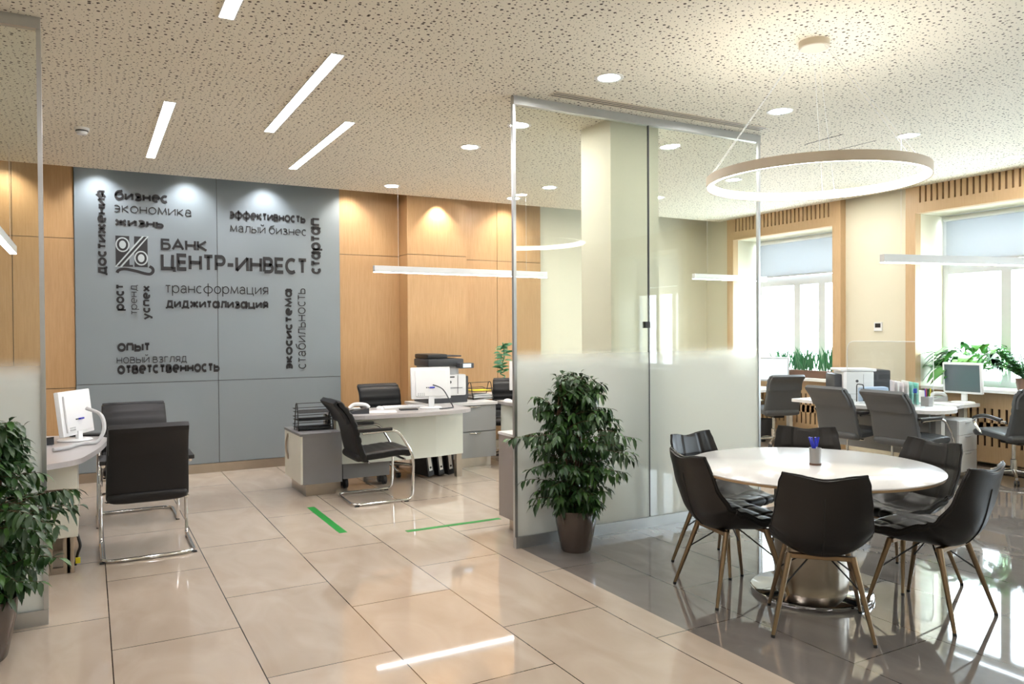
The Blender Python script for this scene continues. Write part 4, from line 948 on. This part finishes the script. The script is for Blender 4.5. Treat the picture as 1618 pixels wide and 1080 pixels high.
t_ = thing('scissors', 'dark-handled scissors standing in the clear holder', 'scissors', (7.68, 5.08, .735))
bm = BM(); tube(bm, [(.0, .0, .02), (.0, 0, .13)], .004, 6); obj('blades', bm, MCHROME, t_); bm = BM()
for s in (-1, 1): tube(bm, [(s*.016+.013*math.cos(a*PI/8), 0, .155+.022*math.sin(a*PI/8)) for a in range(16)], .004, 6, closed=True)
obj('handle', bm, MBLUE, t_, True)
tag(obj('paper_box', box(8.02, 8.18, 5.28, 5.40, .735, .86, .003), MPAPER), 'white box behind the pen cup on the right desk', 'box')
# far window desk
t_ = thing('office_desk', 'white desk by the far window, mostly hidden by frosted glass', 'desk', (8.0, 8.1, 0))
obj('desktop', loc_bm(box(7.0, 8.73, 7.58, 8.4, .69, .72), t_), MDTOPW, t_)
for x, y in ((7.05, 7.63), (8.68, 7.63), (8.68, 8.35), (7.05, 8.35)): obj('leg', loc_bm(box(x-.03, x+.03, y-.03, y+.03, 0, .69), t_), MLWHITE, t_)
monitor('monitor with a bright screen behind the edge of the glass partition', (8.52, 7.80, .72), 2.31, MGREYP, MSCREENON, w=.23, h=.17, zc=.27, tilt=-.05)
sheet('paper_stack', 'papers on the far window desk', (8.25, 7.70, .72), .3, .12, .08, MPAPER, .03)
tag(obj('waste_bin', lathe(BM(), [(0, 0), (.11, 0), (.14, .28), (.135, .28), (.105, .01), (0, .01)], 20), MDGREYP, None, True), 'dark waste bin under the far window desk', 'waste bin').location = (8.45, 7.85, 0)
t_ = thing('thermostat', 'small white thermostat with a dark display on the cream wall', 'thermostat', (8.6, 6.17, 1.58))
obj('case', box(-.018, 0, -.055, .055, -.055, .055, .006), MWHITEP, t_); obj('display', box(-.0195, -.0175, -.038, .038, -.012, .040), MBLACKP, t_)

# ------------------------------------------------------------------ floor tape
tag(obj('floor_tape', box(1.672, 1.735, 5.81, 6.81, 0, .0012), MGREEN), 'green tape strip on the floor pointing away from the viewer', 'tape', 'green floor tapes')
tag(obj('floor_tape', box(2.14, 2.96, 5.575, 5.63, 0, .0012), MGREEN), 'green tape strip on the floor running towards the glass partition', 'tape', 'green floor tapes')

# ------------------------------------------------------------------ plants
def ficus(label, loc, H, Rx, n_twig, seed, ps=1.0, ymax=.2):
    rn = random.Random(seed); t_ = thing('potted_ficus', label, 'plant', loc)
    pt = obj('pot', lathe(BM(), [(0, 0), (.10*ps, 0), (.108*ps, .012), (.145*ps, .20), (.152*ps, .285), (.150*ps, .292), (.142*ps, .292), (.138*ps, .25), (0, .25)], 40), MPOT, t_, True)
    obj('soil', lathe(BM(), [(0, .262), (.138*ps, .257), (.136*ps, .252), (0, .252)], 24), MSOIL, pt, True)
    bm = BM(); bl = BM(); stems = []
    for k in range(6):
        a = k*2*PI/6+rn.uniform(-.3, .3); sp_ = rn.uniform(.10, .42)*Rx
        top = H*rn.uniform(.72, .97)
        P = catmull([Vector((.03*math.cos(a), .03*math.sin(a), .25)), Vector((sp_*.35*math.cos(a), sp_*.35*math.sin(a), .25+(top-.25)*.35)), Vector((sp_*.8*math.cos(a+.2), sp_*.8*math.sin(a+.2), .25+(top-.25)*.7)), Vector((sp_*1.15*math.cos(a+.1), sp_*1.15*math.sin(a+.1), top))], 6)
        stems.append(P); tube(bm, P, .011, 7, 0, .003)
    def put(p, d):
        leaf(bl, p, d, rn.uniform(.045, .07), rn.uniform(.011, .016), droop=rn.uniform(.25, .7), seg=3, fold=.25)
    def twig(start, end):
        mid = (start+end)*.5+Vector((0, 0, .09)); P = [start*(1-t)**2+mid*2*t*(1-t)+end*t*t for t in [k/9 for k in range(10)]]
        tube(bm, P, .0028, 5, 0, .0012)
        L = (end-start).length; m_ = int(7+L*30)
        for j in range(m_):
            t = .2+.8*j/(m_-1); i = min(int(t*9), 8); p = P[i].lerp(P[i+1], t*9-i); d = (P[i+1]-P[i]).normalized()
            s = d.cross(Vector((0, 0, 1))); s = s.normalized() if s.length > .01 else Vector((1, 0, 0))
            ph = rn.uniform(-1.1, 1.1); s2 = s*math.cos(ph)+d.cross(s)*math.sin(ph)
            put(p, d*rn.uniform(.1, .6)+s2*(1 if j % 2 else -1)*rn.uniform(.4, 1)+Vector((0, 0, rn.uniform(-.8, .1))))
        put(P[-1], d)
    for k in range(n_twig):
        z = rn.uniform(.28, H*.97); f = (z-.28)/(H-.28)
        prof_ = Rx*(.62+.55*math.sin(PI*min(1, f*1.05+.08))**.8)*(1-.25*max(0, f-.6)/.4)*(.75+.25*min(1, f/.25))
        a = rn.uniform(0, 2*PI); lump = .84+.18*math.sin(3*a+seed)+.2*math.sin(4*a+z*9)
        r = prof_*lump*rn.uniform(.55, 1.0); end = Vector((r*math.cos(a), r*math.sin(a), z))
        sp_ = rn.choice(stems); j = min(range(len(sp_)), key=lambda i: abs(sp_[i].z-(z-.10))+.3*(sp_[i].xy-end.xy).length)
        twig(sp_[j], end)
    for P in stems:
        for j in range(7):
            tip = P[-1]; twig(P[-4-j % 5], tip+Vector((rn.uniform(-.09, .09), rn.uniform(-.09, .09), rn.uniform(-.1, .05))))
    for b_ in (bm, bl):
        for v in b_.verts:
            if v.co.y > 0: v.co.y = ymax*math.tanh(v.co.y/ymax)
    obj('stems', bm, MBARK, t_, True); obj('foliage', bl, MLEAF, t_, True)
    return t_
ficus('tall potted ficus in front of the glass partition corner', (3.0, 4.53, 0), 1.27, .40, 230, 5, .98, .22)
ficus('potted ficus at the left edge of the view', (-.47, 4.38, 0), 1.16, .43, 240, 11, 1.05, .36)
t_ = thing('snake_plant_box', 'brown planter of upright spiky snake plants on the far window sill', 'plant', (8.84, 7.45, .88))
obj('planter', box(-.09, .09, -.64, .60, 0, .10, .005), MBROWN, t_); rn = random.Random(9); bm = BM()
for k in range(95):
    y = rn.uniform(-.60, .55); leaf(bm, Vector((rn.uniform(-.06, .06), y, .08)), Vector((rn.uniform(-.25, .2), rn.uniform(-.45, .45), 1)), rn.uniform(.24, .40), .016, Vector((1, 0, 0)), droop=.02, seg=4, fold=.4)
for v in bm.verts: v.co.x = min(v.co.x, .15)
obj('leaves', bm, MSNAKE, t_, True)
def sillplant(label, loc, n, L, w, spread, seed, m, pw=.1):
    rn = random.Random(seed); t_ = thing('potted_plant', label, 'plant', loc); obj('pot', lathe(BM(), [(0, 0), (pw*.75, 0), (pw, .14), (pw*.92, .14), (pw*.9, .12), (0, .12)], 24), MBROWN, t_, True)
    bm = BM(); sm = BM()
    for k in range(n):
        a = rn.uniform(0, 2*PI); e = rn.uniform(.15, 1.25); st = Vector((math.cos(a)*math.cos(e)*.75, math.sin(a)*math.cos(e)*1.25, math.sin(e)*1.0))*rn.uniform(.5, 1)*spread
        st.x = min(st.x, .16); st.x = max(st.x, -.30)
        p1 = Vector((0, 0, .12))+st; tube(sm, [(0, 0, .1), tuple(Vector((0, 0, .12))+st*.5+Vector((0, 0, .05))), tuple(p1)], .004, 5)
        leaf(bm, p1, Vector((math.cos(a)*(.3 if math.cos(a) > 0 else 1), math.sin(a), .55)), rn.uniform(.7, 1.1)*L, w, droop=rn.uniform(.5, 1.1), seg=6, fold=.2)
    for v in bm.verts: v.co.x = min(v.co.x, .2); v.co.y = max(v.co.y, -.27)
    obj('stems', sm, m, t_, True); obj('leaves', bm, m, t_, True); return t_
sillplant('broad-leaved green plant on the sill behind the right monitor', (8.80, 5.12, .88), 95, .34, .066, .36, 4, MLEAFB)
t_ = thing('potted_plant', 'small-leaved bushy green plant on the sill at the right edge', 'plant', (8.80, 4.56, .88)); rn = random.Random(8)
obj('pot', lathe(BM(), [(0, 0), (.075, 0), (.1, .13), (.09, .13), (.085, .11), (0, .11)], 24), MBROWN, t_, True); bm = BM(); sm = BM()
for k in range(34):
    a = rn.uniform(0, 2*PI); e = Vector((math.cos(a)*.13, math.sin(a)*.30, rn.uniform(.12, .36))); tube(sm, [(0, 0, .1), tuple(e*.5+Vector((0, 0, .14))), tuple(e+Vector((0, 0, .1)))], .004, 5)
    for j in range(14):
        t = .25+.75*j/13; p = Vector((0, 0, .1))*(1-t)**2+(e*.5+Vector((0, 0, .14)))*2*t*(1-t)+(e+Vector((0, 0, .1)))*t*t
        leaf(bm, p, Vector((math.cos(a+(PI/2 if j % 2 else -PI/2)), math.sin(a+(PI/2 if j % 2 else -PI/2)), .4)), .10, .026, droop=.2, seg=3)
for v in bm.verts: v.co.x = min(v.co.x, .2); v.co.y = min(v.co.y, .27)
obj('stems', sm, MSNAKE, t_, True); obj('leaves', bm, MLEAFB, t_, True)
